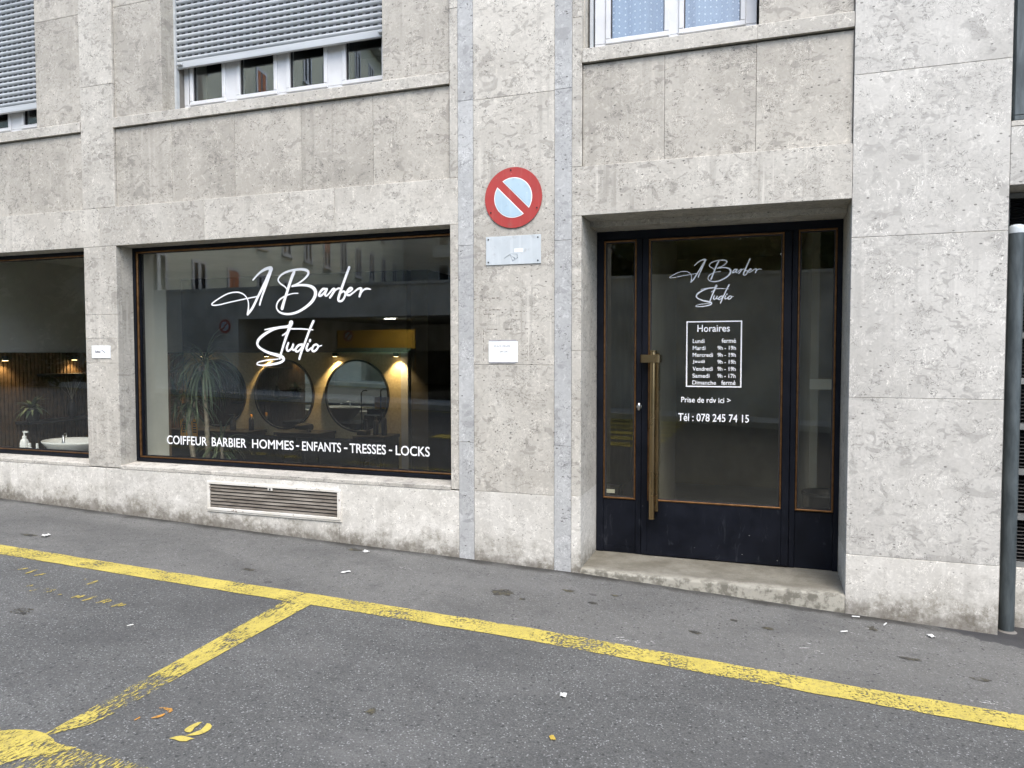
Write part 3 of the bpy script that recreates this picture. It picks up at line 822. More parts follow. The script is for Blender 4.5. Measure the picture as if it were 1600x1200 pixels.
# raised rims round the side lights' panels
m.box(X[1] + 0.004, X[2] - 0.004, DY + 0.0035, DY + 0.0065, z0 + 0.02, z0 + 0.05)
door = m.build('entrance_door', M['frame_dark'], bld)
door['label'] = 'black entrance door with glazed leaf and side lights'
lf = MB()
LX0, LX1 = -0.872, 0.163
GX0, GX1, GZ0, GZ1 = -0.826, 0.112, 0.502, 2.444
lf.box(LX0, GX0, DY - 0.012, DY + 0.045, z0 + 0.008, 2.449, 0.003)
lf.box(GX1, LX1, DY - 0.012, DY + 0.045, z0 + 0.008, 2.449, 0.003)
lf.box(GX0, GX1, DY - 0.012, DY + 0.045, GZ1, 2.449)
lf.box(GX0, GX1, DY - 0.012, DY + 0.045, z0 + 0.008, GZ0)
lf.build('door_leaf', M['frame_dark'], door)
for (a, b, c, d, y) in ((GX0, GX1, GZ0, GZ1, DY - 0.016), (X[1], X[2], 0.5, 2.446, DY - 0.004), (X[5], X[6], 0.497, 2.456, DY - 0.004)):
    q = MB(); q.frame(a, b, c, d, y, y + 0.028, 0.013, 0.013, 0, 0.003)
    q.build('glazing_bead', M['bronze'], door)
    q = MB(); q.frame(a + 0.013, b - 0.013, c + 0.013, d - 0.013, y + 0.012, y + 0.03, 0.008)
    q.build('glazing_gasket', M['gasket'], door)
    q = MB(); q.box(a + 0.012, b - 0.012, y + 0.02, y + 0.027, c + 0.012, d - 0.012)
    q.build('glass_pane', M['glass_door'], door)
# pull handle
h = MB()
hx, hy = -0.782, DY - 0.085
h.tube([(hx, hy, 0.392), (hx, hy, 0.41), (hx, hy, 1.60), (hx, hy, 1.615)], [0.021, 0.0225, 0.0225, 0.020], 20)
h.cyl((hx, hy, 1.612), 0.026, 0.012, 'z', 20)
h.cyl((hx, hy, 0.384), 0.025, 0.010, 'z', 20)
h.box(hx - 0.012, hx + 0.040, hy + 0.036, DY - 0.014, 0.43, 1.60, 0.004)
for zz in (1.53, 0.46):
    h.tube([(hx - 0.075, DY - 0.02, zz + 0.025), (hx - 0.075, hy - 0.004, zz + 0.025), (hx - 0.06, hy - 0.022, zz + 0.025), (hx + 0.02, hy - 0.026, zz + 0.025), (hx + 0.045, hy - 0.01, zz + 0.025), (hx + 0.05, hy + 0.03, zz + 0.025)], 0.004, 6) if False else None
h.prism([(hx - 0.088, DY - 0.012), (hx - 0.088, hy - 0.018), (hx - 0.078, hy - 0.030), (hx + 0.040, hy - 0.030), (hx + 0.052, hy - 0.02), (hx + 0.052, DY - 0.012)], 1.535, 1.592, 'z')
h.prism([(hx - 0.02, DY - 0.012), (hx - 0.02, hy), (hx + 0.02, hy), (hx + 0.02, DY - 0.012)], 0.44, 0.48, 'z')
h.build('pull_handle', M['brass'], door)
k = MB(); k.cyl((-0.892, DY - 0.006, 1.205), 0.019, 0.01, 'y', 20); k.box(-0.895, -0.889, DY - 0.0075, DY, 1.188, 1.222)
k.lathe([(0.0005, -0.03), (0.011, -0.025), (0.013, 0), (0.011, 0.025), (0.0005, 0.03)], (-0.892, DY - 0.008, 1.205), 16)
k.build('lock_cylinder', M['steel'], door)
# letters on the door glass
DL = DY - 0.016 + 0.0185
kx = (0.638) / (4.545 - 2.985)
o = script_lettering(lambda x: -0.676 + (x + 4.545) * kx, lambda z: 2.160 + (z - 2.036) * 0.415, kx, DL, 1.0).build('script_lettering', M['white_vinyl'], door, fix=False)
hr = MB()
hr.frame(-0.552, -0.164, 1.357, 1.835, DL - 0.001, DL, 0.0085)
def put(body, a, b, c, d, bold=0.012):
    t = text_mesh(body, a, b, c, d, DL, bold); hr.add(t.v, t.f)
put('Horaires', -0.474, -0.248, 1.757, 1.808, 0.009)
days = [('Lundi', 'fermé'), ('Mardi', '9h - 19h'), ('Mercredi', '9h - 19h'), ('Jeudi', '9h - 19h'), ('Vendredi', '9h - 19h'), ('Samedi', '9h - 17h'), ('Dimanche', 'fermé')]
wid = {'Lundi': .083, 'Mardi': .090, 'Mercredi': .142, 'Jeudi': .086, 'Vendredi': .142, 'Samedi': .120, 'Dimanche': .166, 'fermé': .098}
for i, (d, t) in enumerate(days):
    zb = 1.676 - i * 0.0503
    put(d, -0.506, -0.506 + wid[d], zb, zb + 0.030, 0.009)
    put(t, -0.205 - wid.get(t, 0.126), -0.205, zb, zb + (0.033 if t == 'fermé' else 0.030), 0.009)
put('Prise de rdv ici >', -0.585, -0.237, 1.243, 1.283, 0.008)
put('Tél : 078 245 74 15', -0.606, -0.110, 1.106, 1.163, 0.009)
hr.build('opening_hours_lettering', M['white_vinyl'], door, fix=False)
# ---- louvred bay on the right, its window above
m = MB()
m.frame(1.354, 4.466, 0.292, 2.566, 0.23, 0.30, 0.03)
for k in range(7):
    zz = 0.60 + k * 0.277
    m.box(1.384, 4.436, 0.225, 0.26, zz - 0.018, zz + 0.018)
for k in range(100):
    zz = 0.33 + k * 0.0222
    m.prism([(0.245, zz), (0.247, zz + 0.002), (0.285, zz + 0.016), (0.285, zz + 0.012)], 1.384, 4.436, 'x', 1)
gr = m.build('louvred_screen', [M['frame_grey'], M['black']], bld)
m = MB(); m.box(1.30, 4.55, 0.55, 0.58, -1.0, 2.6); m.build('dark_backing', M['black'], bld)
m = MB(); m.frame(1.335, 4.5, 2.94, 5.2, 0.012, 0.07, 0.055, 0.03, 0, 0.004); m.box(2.85, 2.92, 0.012, 0.07, 2.97, 5.17)
w = m.build('window', M['zinc'], bld)
m = MB(); m.box(1.39, 4.45, 0.04, 0.046, 2.97, 5.17); m.build('glass_pane', M['glass_upper'], w)
m = MB(); m.box(1.36, 4.5, 0.30, 0.33, 2.95, 5.2); m.build('blind', M['plaster_grey'], w)

# ---- upper windows
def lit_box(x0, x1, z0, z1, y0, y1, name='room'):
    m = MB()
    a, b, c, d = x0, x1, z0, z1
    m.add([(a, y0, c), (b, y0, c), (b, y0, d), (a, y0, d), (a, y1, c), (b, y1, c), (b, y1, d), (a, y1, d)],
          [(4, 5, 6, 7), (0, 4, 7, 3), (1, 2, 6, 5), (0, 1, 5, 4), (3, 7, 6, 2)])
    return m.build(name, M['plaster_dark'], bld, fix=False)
def casement(x0, x1, z0, z1, y, panes, frame_w=0.05):
    m = MB()
    m.frame(x0, x1, z0, z1, y, y + 0.07, frame_w, 0.045, 0, 0.004)
    for i in range(len(panes) - 1):
        m.box(panes[i][1], panes[i + 1][0], y, y + 0.07, z0 + 0.045, z1 - 0.045, 0.004)
    w = m.build('window', M['pvc'], bld)
    for a, b in panes:
        s = MB(); s.frame(a - 0.012, b + 0.012, z0 + 0.037, z1 - 0.037, y - 0.012, y + 0.05, 0.035, 0.035, 0, 0.005)
        s.build('sash', M['pvc'], w)
        s = MB(); s.frame(a + 0.023, b - 0.023, z0 + 0.072, z1 - 0.072, y + 0.006, y + 0.03, 0.006)
        s.build('gasket', M['gasket'], w)
        s = MB(); s.box(a + 0.022, b - 0.022, y + 0.014, y + 0.022, z0 + 0.071, z1 - 0.071)
        s.build('glass_pane', M['glass_upper'], w)
    return w
def shutter(x0, x1, zb, zt, y, name='roller_shutter'):
    m = MB()
    pitch = 0.0485; n = int((zt - zb - 0.06) / pitch)
    m.box(x0, x1, y - 0.004, y + 0.02, zb, zb + 0.058, 0.004)
    for i in range(n):
        z = zb + 0.060 + i * pitch
        m.prism([(y + 0.012, z), (y + 0.001, z + 0.007), (y - 0.0045, z + 0.018), (y - 0.004, z + 0.028), (y + 0.003, z + 0.033), (y + 0.012, z + 0.036)], x0, x1, 'x', 0, True)
        m.box(x0, x1, y + 0.009, y + 0.013, z + 0.035, z + pitch + 0.002, 0, 1)
    for xx in (x0 + 0.02, x1 - 0.08):
        m.box(xx, xx + 0.05, y - 0.03, y - 0.005, zb + 0.02, zb + 0.04, 0.004, 0)
    s = m.build(name, [M['shutter'], M['slots']], bld)
    for ra, rb in ((x0 - 0.024, x0 - 0.002), (x1 + 0.002, x1 + 0.024)):
        g = MB(); g.box(ra, rb, y - 0.01, y + 0.03, 3.662, zt); g.build('guide_rail', M['shutter'], s)
    return s
for dx, zb in ((0.0, 4.062), (-3.547, 3.905)):
    casement(-4.845 + dx, -2.79 + dx, 3.724, 5.19, 0.25, [(-4.765 + dx, -4.412 + dx), (-4.27 + dx, -3.885 + dx), (-3.77 + dx, -3.40 + dx), (-3.24 + dx, -2.87 + dx)])
    shutter(-4.846 + dx, -2.791 + dx, zb, 5.2, 0.175)
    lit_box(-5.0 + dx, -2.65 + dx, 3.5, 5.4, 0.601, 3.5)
    m = MB(); m.box(-4.86 + dx, -4.846 + dx, 0.2, 0.33, 3.66, 5.2); m.build('window_lining', M['mortar'], bld)
casement(-1.165, -0.085, 3.718, 5.19, 0.165, [(-1.075, -0.66), (-0.575, -0.165)], 0.078)
m = MB(); m.box(-1.196, -1.174, 0.14, 0.185, 3.69, 5.2, 0.003); m.build('guide_rail', M['shutter'], bld)
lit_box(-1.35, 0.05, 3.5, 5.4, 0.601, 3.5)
m = MB(); n = 60
for i in range(n):
    xa = -1.10 + 0.98 * i / n; xb = -1.10 + 0.98 * (i + 1) / n
    f = lambda x: 0.315 + 0.022 * math.sin(x * 31) + 0.012 * math.sin(x * 57 + 1)
    m.add([(xa, f(xa), 3.70), (xb, f(xb), 3.70), (xb, f(xb), 5.2), (xa, f(xa), 5.2)], [(0, 1, 2, 3)], 0, True)
cu = m.build('net_curtain', M['net'], bld, fix='weld')
cu['label'] = 'pale net curtain with small white dots'

# ---- ventilation grille in the plinth
m = MB()
gx0, gx1, gz0, gz1 = -4.442, -3.15, 0.288, 0.533
m.frame(gx0, gx1, gz0, gz1, -0.016, 0.004, 0.028, 0.024, 0, 0.003)
m.box(gx0 - 0.004, gx1 + 0.006, -0.010, 0.002, gz0 - 0.012, gz0 - 0.001)
m.box(-3.83, -3.785, -0.014, 0.004, gz1 - 0.045, gz1 - 0.024)
vg = m.build('ventilation_grille', M['grille'], bld)
m = MB()
for i in range(7):
    z = gz0 + 0.027 + i * 0.0278
    m.prism([(-0.010, z), (-0.008, z + 0.003), (-0.0025, z + 0.017), (-0.0015, z + 0.015)], gx0 + 0.028, gx1 - 0.028, 'x')
m.build('louvre', M['louvre'], vg)
m = MB(); m.box(gx0 + 0.026, gx1 - 0.026, -0.0012, -0.0008, gz0 + 0.022, gz1 - 0.022); m.build('dark_opening', M['black'], vg)
m = MB(); m.cyl((-3.808, -0.0165, gz1 - 0.034), 0.008, 0.003, 'y', 12); m.build('keyhole', M['black'], vg)

# ------------------------------------------------------------------ the shop's room
FZ, CZ = -0.2, 2.68
m = MB()
m.add([(-8.2, 0.601, FZ), (-1.72, 0.601, FZ), (-1.72, 6.2, FZ), (-8.2, 6.2, FZ)], [(0, 1, 2, 3)], 0)
structure(m.build('shop_floor', M['floor_in'], fix=False))
m = MB()
m.add([(-8.2, 0.601, CZ), (-1.72, 0.601, CZ), (-1.72, 6.2, CZ), (-8.2, 6.2, CZ)], [(3, 2, 1, 0)], 0)
m.build('shop_ceiling', M['plaster_grey'], bld, fix=False)
m = MB()
m.box(-8.3, -8.05, 0.601, 6.3, FZ, CZ + 0.1); m.build('shop_side_wall', M['plaster_grey'], bld)
m = MB(); m.box(-1.75, -1.6, 0.601, 6.3, FZ, CZ + 0.1); m.box(-8.05, -1.75, 6.2, 6.3, FZ, CZ + 0.1)
m.box(-4.36, -4.12, 3.62, 6.2, FZ, CZ + 0.05)
m.build('shop_back_wall', M['plaster_dark'], bld)
MW = 3.6
m = MB(); m.box(-8.04, -4.50, MW, MW + 0.12, FZ, 1.62); mw = m.build('mirror_wall', M['cream'], bld)
m = MB(); m.box(-8.04, -4.40, MW - 0.02, MW + 0.16, 1.622, CZ); m.build('bulkhead', M['plaster_dark'], bld)
m = MB(); m.box(-4.499, -4.40, MW, MW + 0.12, FZ, 1.62); m.build('wall_end', M['plaster_grey'], bld)
# slatted end wall
m = MB(); y = 0.62
m.box(-8.048, -8.036, 0.605, MW, FZ, 1.62, 0, 1)
while y < MW - 0.04:
    m.box(-8.035, -8.008, y, y + 0.030, FZ, 1.615); y += 0.046
m.build('slatted_panel', [M['walnut'], M['black']], bld)
m = MB()
y = -5.73
for k in range(7):
    m.box(-5.73 + k * 0.046, -5.70 + k * 0.046, 0.602, 0.628, FZ, 1.6)
m.build('slatted_panel', M['walnut'], bld)

def spot(parent, loc, energy, blend=0.5, size=70, tilt=0.0):
    l = bpy.data.lights.new('lamp_light', 'SPOT')
    l.energy = energy; l.color = (1.0, 0.70, 0.34); l.spot_size = math.radians(size); l.spot_blend = blend; l.shadow_soft_size = 0.02
    o = bpy.data.objects.new('lamp_light', l); COL.objects.link(o)
    o.rotation_euler = (tilt, 0, 0)
    o.parent = parent; o.location = Vector(loc) - Vector(parent.location)
    return o
LAMPX = [(-7.60, 'half hidden by the plant leaves'), (-6.52, 'between the first and second mirror'), (-5.43, 'between the second and third mirror'), (-4.52, 'at the wall end beyond the third mirror')]
def wall_lamp(x, y, z, label, group):
    t = empty('wall_lamp', (x, y, z), label, 'lamp', group)
    m = MB(); m.cyl((x, y, z), 0.035, 0.05, 'z', 20); m.box(x - 0.012, x + 0.012, y, y + 0.075, z + 0.02, z + 0.035)
    m.build('lamp_body', M['black'], t)
    m = MB(); m.cyl((x, y, z - 0.002), 0.028, 0.0015, 'z', 20); m.build('lamp_lens', M['lamp_warm'], t)
    return t
for x, where in LAMPX:
    t = wall_lamp(x, MW - 0.095, 1.566, 'small warm downlight ' + where, 'warm downlights over the mirrors')
    spot(t, (x, MW - 0.095, 1.555), 9.0 if x > -4.6 else 17.0, 0.6, 96, math.radians(14))
t = wall_lamp(-7.94, 1.72, 1.53, 'small warm lamp glowing above the shelf on the slatted wall', 'warm lamps on the slatted wall')
spot(t, (-7.94, 1.72, 1.515), 3.2, 0.6, 120)
t = wall_lamp(-7.94, 0.86, 1.53, 'small warm lamp at the left picture edge on the slatted wall', 'warm lamps on the slatted wall')
spot(t, (-7.94, 0.86, 1.515), 3.2, 0.6, 120)

# mirrors
for cx, lab in ((-7.42, 'round black framed mirror behind the dracaena stems'), (-6.30, 'middle round black framed mirror, slats reflected in it'), (-5.15, 'round black framed mirror nearest the end of the cream wall')):
    t = empty('round_mirror', (cx, MW, 1.04), lab, 'mirror', 'round mirrors on the cream wall')
    m = MB(); n = 64; r0, r1 = 0.462, 0.486
    ring = []
    for i in range(n):
        a = 2 * math.pi * i / n
        for rr, yy in ((r0, MW - 0.03), (r1, MW - 0.03), (r1, MW - 0.001), (r0, MW - 0.012)):
            ring.append((cx + rr * math.cos(a), yy, 1.04 + rr * math.sin(a)))
    m.add(ring, [(4 * i + j, 4 * i + (j + 1) % 4, 4 * ((i + 1) % n) + (j + 1) % 4, 4 * ((i + 1) % n) + j) for i in range(n) for j in range(4)], 0, False)
    m.build('mirror_frame', M['black'], t)
    m = MB(); m.cyl((cx, MW - 0.018, 1.04), r0, 0.006, 'y', 64); m.build('mirror_glass', M['mirror'], t)
# consoles
def console(x0, x1, zt, lab):
    t = empty('styling_console', ((x0 + x1) / 2, 3.35, FZ), lab, 'cabinet', 'black consoles under the mirrors')
    m = MB(); m.box(x0, x1, 3.18, 3.597, zt - 0.04, zt, 0.004); m.build('console_top', M['black'], t)
    m = MB(); m.box(x0 + 0.02, x1 - 0.02, 3.22, 3.597, FZ + 0.08, zt - 0.042); m.build('cabinet', M['black'], t)
    for k in range(2):
        m = MB(); w = (x1 - x0 - 0.06) / 2
        m.box(x0 + 0.025 + k * (w + 0.01), x0 + 0.025 + k * (w + 0.01) + w, 3.203, 3.219, 0.12, zt - 0.06, 0.003); d = m.build('drawer', M['black'], t)
        m = MB(); m.box(x0 + 0.10 + k * (w + 0.01), x0 + 0.22 + k * (w + 0.01), 3.185, 3.202, zt - 0.10, zt - 0.09); m.build('handle', M['zinc'], d)
    m = MB(); m.box(x0 + 0.04, x1 - 0.04, 3.26, 3.597, FZ, FZ + 0.079); m.build('kick_base', M['black'], t)
console(-7.95, -6.60, 0.545, 'black console behind the dracaena stems')
console(-6.18, -5.48, 0.565, 'black console in the middle under the mirrors')
console(-4.98, -4.52, 0.555, 'narrow black console at the end of the cream wall')
# things on the consoles
def bottle(x, y, z, r, h, mat, label, cat='bottle', group='small bottles on the consoles', pump=False, capmat=None):
    t = empty('bottle', (x, y, z), label, cat, group)
    m = MB(); m.lathe([(r * 0.92, 0), (r, 0.01), (r, h * 0.68), (r * 0.75, h * 0.78), (r * 0.4, h * 0.82)], (x, y, z), 20); m.build('bottle_body', mat, t)
    m = MB()
    if pump:
        m.lathe([(r * 0.45, h * 0.82), (r * 0.45, h * 0.9), (r * 0.18, h * 0.905), (r * 0.18, h)], (x, y, z), 14)
        m.box(x - r * 0.25, x + r * 1.1, y - r * 0.2, y + r * 0.2, z + h, z + h * 1.06)
    else:
        m.lathe([(r * 0.5, h * 0.82), (r * 0.5, h), (r * 0.45, h * 1.01)], (x, y, z), 14)
    m.build('cap' if not pump else 'pump', capmat or mat, t)
    return t
bottle(-4.74, 3.36, 0.555, 0.035, 0.24, M['black'], 'shorter black bottle of the pair on the narrow end console')
bottle(-4.62, 3.36, 0.555, 0.036, 0.29, M['black'], 'taller black bottle of the pair on the narrow end console')
bottle(-6.72, 3.42, 0.545, 0.035, 0.22, M['black'], 'black bottle with orange cap beside the middle mirror', capmat=M['orange_card'])
t = empty('spray_bottle', (-6.98, 3.36, 0.545), 'black spray bottle on the console behind the plants', 'spray bottle')
m = MB(); m.lathe([(0.04, 0), (0.042, 0.01), (0.042, 0.11), (0.02, 0.15), (0.018, 0.17)], (-6.98, 3.36, 0.545), 18); m.build('bottle_body', M['black'], t)
m = MB(); m.prism([(-7.01, 0.715), (-6.965, 0.715), (-6.95, 0.735), (-6.95, 0.765), (-7.06, 0.765), (-7.06, 0.745), (-7.02, 0.74)], 3.345, 3.375, 'y'); m.build('spray_head', M['black'], t)
t = empty('hair_dryer', (-5.82, 3.36, 0.565), 'black hair dryer lying on the middle console', 'hair dryer')
m = MB(); m.tube([(-5.95, 3.36, 0.62), (-5.88, 3.36, 0.625), (-5.76, 3.36, 0.63), (-5.70, 3.36, 0.63)], [0.03, 0.045, 0.05, 0.04], 16); m.build('barrel', M['black'], t)
m = MB(); m.tube([(-5.78, 3.36, 0.60), (-5.74, 3.32, 0.585), (-5.66, 3.26, 0.582)], [0.02, 0.018, 0.016], 12); m.build('handle', M['black'], t)
t = empty('clipper_stand', (-4.90, 3.33, 0.555), 'black clipper charging stand with thin upright pole before the end mirror', 'clipper stand')
m = MB(); m.box(-4.975, -4.83, 3.28, 3.38, 0.555, 0.615, 0.005); m.build('base', M['black'], t)
m = MB(); m.tube([(-4.93, 3.33, 0.61), (-4.93, 3.33, 1.10), (-4.90, 3.33, 1.13), (-4.84, 3.33, 1.13)], 0.009, 8); m.build('pole', M['black'], t)
m = MB(); m.lathe([(0.018, 0), (0.022, 0.05), (0.018, 0.12), (0.02, 0.14)], (-4.87, 3.33, 0.615), 12); m.build('clipper', M['black'], t)

# barber chairs in front of the mirrors
def chair(cx, cy, lab):
    t = empty('barber_chair', (cx, cy, FZ), lab, 'chair', 'black barber chairs before the mirrors')
    m = MB(); m.lathe([(0.30, 0), (0.30, 0.02), (0.06, 0.05), (0.045, 0.06), (0.045, 0.34)], (cx, cy, FZ), 28); m.build('pedestal', M['steel'], t)
    m = MB(); m.box(cx - 0.27, cx + 0.27, cy - 0.25, cy + 0.27, FZ + 0.342, FZ + 0.46, 0.03); m.build('seat', M['black'], t)
    m = MB(); m.prism([(cy - 0.25, FZ + 0.462), (cy - 0.36, FZ + 0.83), (cy - 0.34, FZ + 0.86), (cy - 0.27, FZ + 0.85), (cy - 0.15, FZ + 0.462)], cx - 0.24, cx + 0.24, 'x'); m.build('backrest', M['black'], t)
    for s in (-1, 1):
        m = MB(); m.tube([(cx + s * 0.29, cy - 0.22, FZ + 0.44), (cx + s * 0.29, cy - 0.22, FZ + 0.6), (cx + s * 0.29, cy + 0.15, FZ + 0.62), (cx + s * 0.29, cy + 0.2, FZ + 0.44)], 0.025, 10); m.build('armrest', M['black'], t)
    m = MB(); m.box(cx - 0.17, cx + 0.17, cy + 0.34, cy + 0.56, FZ + 0.10, FZ + 0.12, 0.005); m.tube([(cx, cy + 0.27, FZ + 0.36), (cx, cy + 0.40, FZ + 0.122)], 0.02, 8); m.build('footrest', M['steel'], t)
chair(-5.62, 2.45, 'black barber chair in front of the middle console')
chair(-4.55, 2.45, 'black barber chair in front of the end console')

# wash basin and counter by the left window
t = empty('wash_unit', (-7.25, 1.05, FZ), 'low black counter under the white shampoo basin in the left window', 'counter')
m = MB(); m.box(-7.98, -6.5, 0.62, 1.35, 0.36, 0.42, 0.004); m.build('counter_top', M['black'], t)
m = MB(); m.box(-7.94, -6.54, 0.66, 1.32, FZ, 0.358); m.build('cabinet', M['black'], t)
t = empty('wash_basin', (-7.03, 0.95, 0.42), 'white ceramic shampoo basin behind the left shop window', 'basin')
m = MB(); m.lathe([(0.16, 0), (0.24, 0.08), (0.34, 0.19), (0.385, 0.235), (0.39, 0.25), (0.375, 0.255), (0.33, 0.235), (0.22, 0.10), (0.05, 0.06)], (-7.03, 0.95, 0.42), 40, 1.0, 0.72); m.build('bowl', M['ceramic'], t)
m = MB(); m.tube([(-6.98, 0.75, 0.665), (-6.98, 0.76, 0.74), (-7.03, 0.82, 0.755), (-7.10, 0.88, 0.72)], [0.016, 0.014, 0.012, 0.012], 10); m.build('tap', M['steel'], t)
bottle(-7.50, 0.72, 0.42, 0.045, 0.34, M['ceramic'], 'tall white pump bottle at the left edge of the left window', group='white bottles by the basin', pump=True)
bottle(-7.40, 0.70, 0.42, 0.03, 0.235, M['ceramic'], 'small white tube standing beside the white pump bottle', group='white bottles by the basin')
bottle(-7.29, 0.70, 0.42, 0.022, 0.235, M['ceramic'], 'small white tube nearest the basin', group='white bottles by the basin')
for z, y0_, y1_, lab in ((1.37, 1.28, 3.3, 'upper black shelf on the slatted wall'), (0.84, 1.0, 2.6, 'lower black shelf on the slatted wall')):
    m = MB(); m.box(-8.006, -7.78, y0_, y1_, z - 0.03, z, 0.003)
    tag(m.build('wall_shelf', M['black'], loc=None), lab, 'shelf', 'black shelves on the slatted wall')
def blades(mb, c, n, L0, L1, w, droop, seed, up=(0.2, 1.2)):
    r = random.Random(seed)
    for i in range(n):
        az = r.uniform(0, 2 * math.pi); el = r.uniform(*up); L = r.uniform(L0, L1); wd = w * r.uniform(0.7, 1.15)
        d = Vector((math.cos(az) * math.cos(el), math.sin(az) * math.cos(el), math.sin(el)))
        side = Vector((-math.sin(az), math.cos(az), 0))
        p = Vector(c); vs = []; seg = 7
        for s in range(seg + 1):
            t = s / seg
            ww = wd * (0.45 + 0.55 * math.sin(min(1, t * 2.2 + 0.15) * math.pi / 2)) * (1 - t ** 2.2) + 0.0006
            vs += [p + side * ww, p + Vector((0, 0, -0.2 * ww)), p - side * ww]
            d = (d + Vector((0, 0, -droop / seg))).normalized()
            p = p + d * (L / seg)
        mb.add(vs, [q for s in range(seg) for q in ((3 * s, 3 * s + 1, 3 * s + 4, 3 * s + 3), (3 * s + 1, 3 * s + 2, 3 * s + 5, 3 * s + 4))], 0, True)
t = empty('vase', (-7.88, 1.62, 0.84), 'dark vase of dry grass on the lower shelf', 'vase')
m = MB(); m.lathe([(0.03, 0), (0.05, 0.06), (0.045, 0.14), (0.02, 0.2), (0.025, 0.22)], (-7.88, 1.62, 0.84), 18); m.build('vase_body', M['black'], t)
m = MB(); blades(m, (-7.88, 1.62, 1.05), 14, 0.2, 0.34, 0.004, 0.4, 3, (1.0, 1.5)); m.build('dry_grass', M['cane'], t)
t = empty('potted_plant', (-7.86, 1.1, 0.84), 'dark bushy pot plant on the lower shelf at the picture edge', 'plant')
m = MB(); m.lathe([(0.06, 0), (0.085, 0.14), (0.08, 0.15)], (-7.86, 1.1, 0.84), 18); m.build('pot', M['black'], t)
m = MB(); blades(m, (-7.86, 1.1, 0.98), 70, 0.12, 0.24, 0.02, 1.6, 5, (0.1, 1.4)); m.build('foliage', M['dracaena_leaf'], t)

# ---- dracaena plants behind the glass
def dracaena(name_label, base, stems, seed):
    t = empty('dracaena_plant', base, name_label, 'plant', 'dracaena plants in the shop window')
    m = MB(); m.lathe([(0.12, 0), (0.15, 0.05), (0.16, 0.28), (0.15, 0.285), (0.14, 0.25)], base, 24); m.build('pot', M['black'], t)
    for i, (pts, rad, crown) in enumerate(stems):
        q = MB(); q.tube(pts, rad, 10); q.build('stem', M['cane'], t)
        if crown:
            n, L0, L1, w, droop, upr = crown
            q = MB(); blades(q, pts[-1], n, L0, L1, w, droop, seed + i, upr); blades(q, Vector(pts[-1]) - Vector((0, 0, 0.06)), n // 2, L0, L1, w, droop * 1.4, seed + i + 50, (-0.2, 0.5)); q.build('leaf_crown', M['dracaena_leaf'], t)
PY = 1.0
dracaena('tallest dracaena with a bare trunk and drooping crown', (-5.33, PY, FZ), [
    ([(-5.33, PY, FZ + 0.2), (-5.325, PY, 0.5), (-5.33, PY, 0.9), (-5.35, PY, 1.2), (-5.34, PY, 1.5)], [0.026, 0.024, 0.022, 0.021, 0.018], (70, 0.34, 0.62, 0.008, 2.4, (0.2, 1.45))),
    ([(-5.34, PY, 1.22), (-5.38, PY, 1.36), (-5.42, PY, 1.48)], [0.02, 0.018, 0.016], (26, 0.3, 0.5, 0.008, 2.3, (0.2, 1.3)))], 11)
dracaena('forked dracaena leaning left with three leafy heads', (-5.50, PY, FZ), [
    ([(-5.49, PY, FZ + 0.2), (-5.50, PY, 0.5), (-5.54, PY, 0.75), (-5.565, PY, 0.90)], [0.028, 0.026, 0.023, 0.026], None),
    ([(-5.565, PY, 0.89), (-5.62, PY, 0.97), (-5.70, PY, 1.14)], [0.017, 0.014, 0.012], (34, 0.25, 0.5, 0.011, 1.5, (0.0, 1.4))),
    ([(-5.565, PY, 0.89), (-5.56, PY, 1.0), (-5.57, PY, 1.16)], [0.017, 0.014, 0.012], (30, 0.25, 0.42, 0.011, 1.7, (0.0, 1.4))),
    ([(-5.565, PY, 0.89), (-5.50, PY, 0.97), (-5.48, PY, 1.12)], [0.017, 0.014, 0.012], (28, 0.25, 0.45, 0.011, 1.6, (0.0, 1.4)))], 23)
dracaena('lowest dracaena with one small leafy head', (-5.19, PY + 0.05, FZ), [
    ([(-5.19, PY + 0.05, FZ + 0.2), (-5.19, PY + 0.05, 0.5), (-5.195, PY + 0.05, 0.68)], [0.022, 0.02, 0.018], (40, 0.22, 0.45, 0.011, 1.9, (0.0, 1.45)))], 37)
t = empty('display_card', (-5.92, 1.45, 0.70), 'orange card printed in black behind the plant stems', 'card')
m = MB(); m.box(-6.09, -5.86, 1.45, 1.456, 0.70, 0.89); m.build('card', M['orange_card'], t)
m = MB()
for k in range(3):
    for j in range(5):
        m.box(-6.06 + k * 0.07, -6.01 + k * 0.07 - R.uniform(0, .015), 1.4475, 1.4495, 0.74 + j * 0.026, 0.755 + j * 0.026)
m.build('print', M['black'], t)
m = MB(); m.box(-6.15, -5.80, 1.38, 1.60, FZ, 0.699, 0.004)
tag(m.build('side_table', M['black']), 'low black side table carrying the orange card', 'table')

# ---- entrance hall
m = MB()
m.add([(-1.55, 0.601, 0.06), (3.0, 0.601, 0.06), (3.0, 3.9, 0.06), (-1.55, 3.9, 0.06)], [(0, 1, 2, 3)])
structure(m.build('hall_floor', M['plaster_grey'], fix=False))
m = MB()
m.add([(-1.55, 0.601, 0.06), (-1.55, 3.9, 0.06), (-1.55, 3.9, 2.7), (-1.55, 0.601, 2.7), (3, 0.601, .06), (3, 3.9, .06), (3, 3.9, 2.7), (3, 0.601, 2.7)], [(0, 1, 2, 3), (5, 4, 7, 6), (1, 5, 6, 2), (3, 2, 6, 7)])
m.build('hall_wall', M['hall_brown'], bld, fix=False)
m = MB(); m.box(-0.95, -0.86, 0.75, 2.6, 0.06, 2.69); m.box(0.34, 0.40, 1.4, 3.4, 0.06, 2.69)
m.build('hall_partition', M['plaster_grey'], bld)
t = empty('planter', (0.40, 0.70, 0.06), 'round black planter behind the right side light of the door', 'planter')
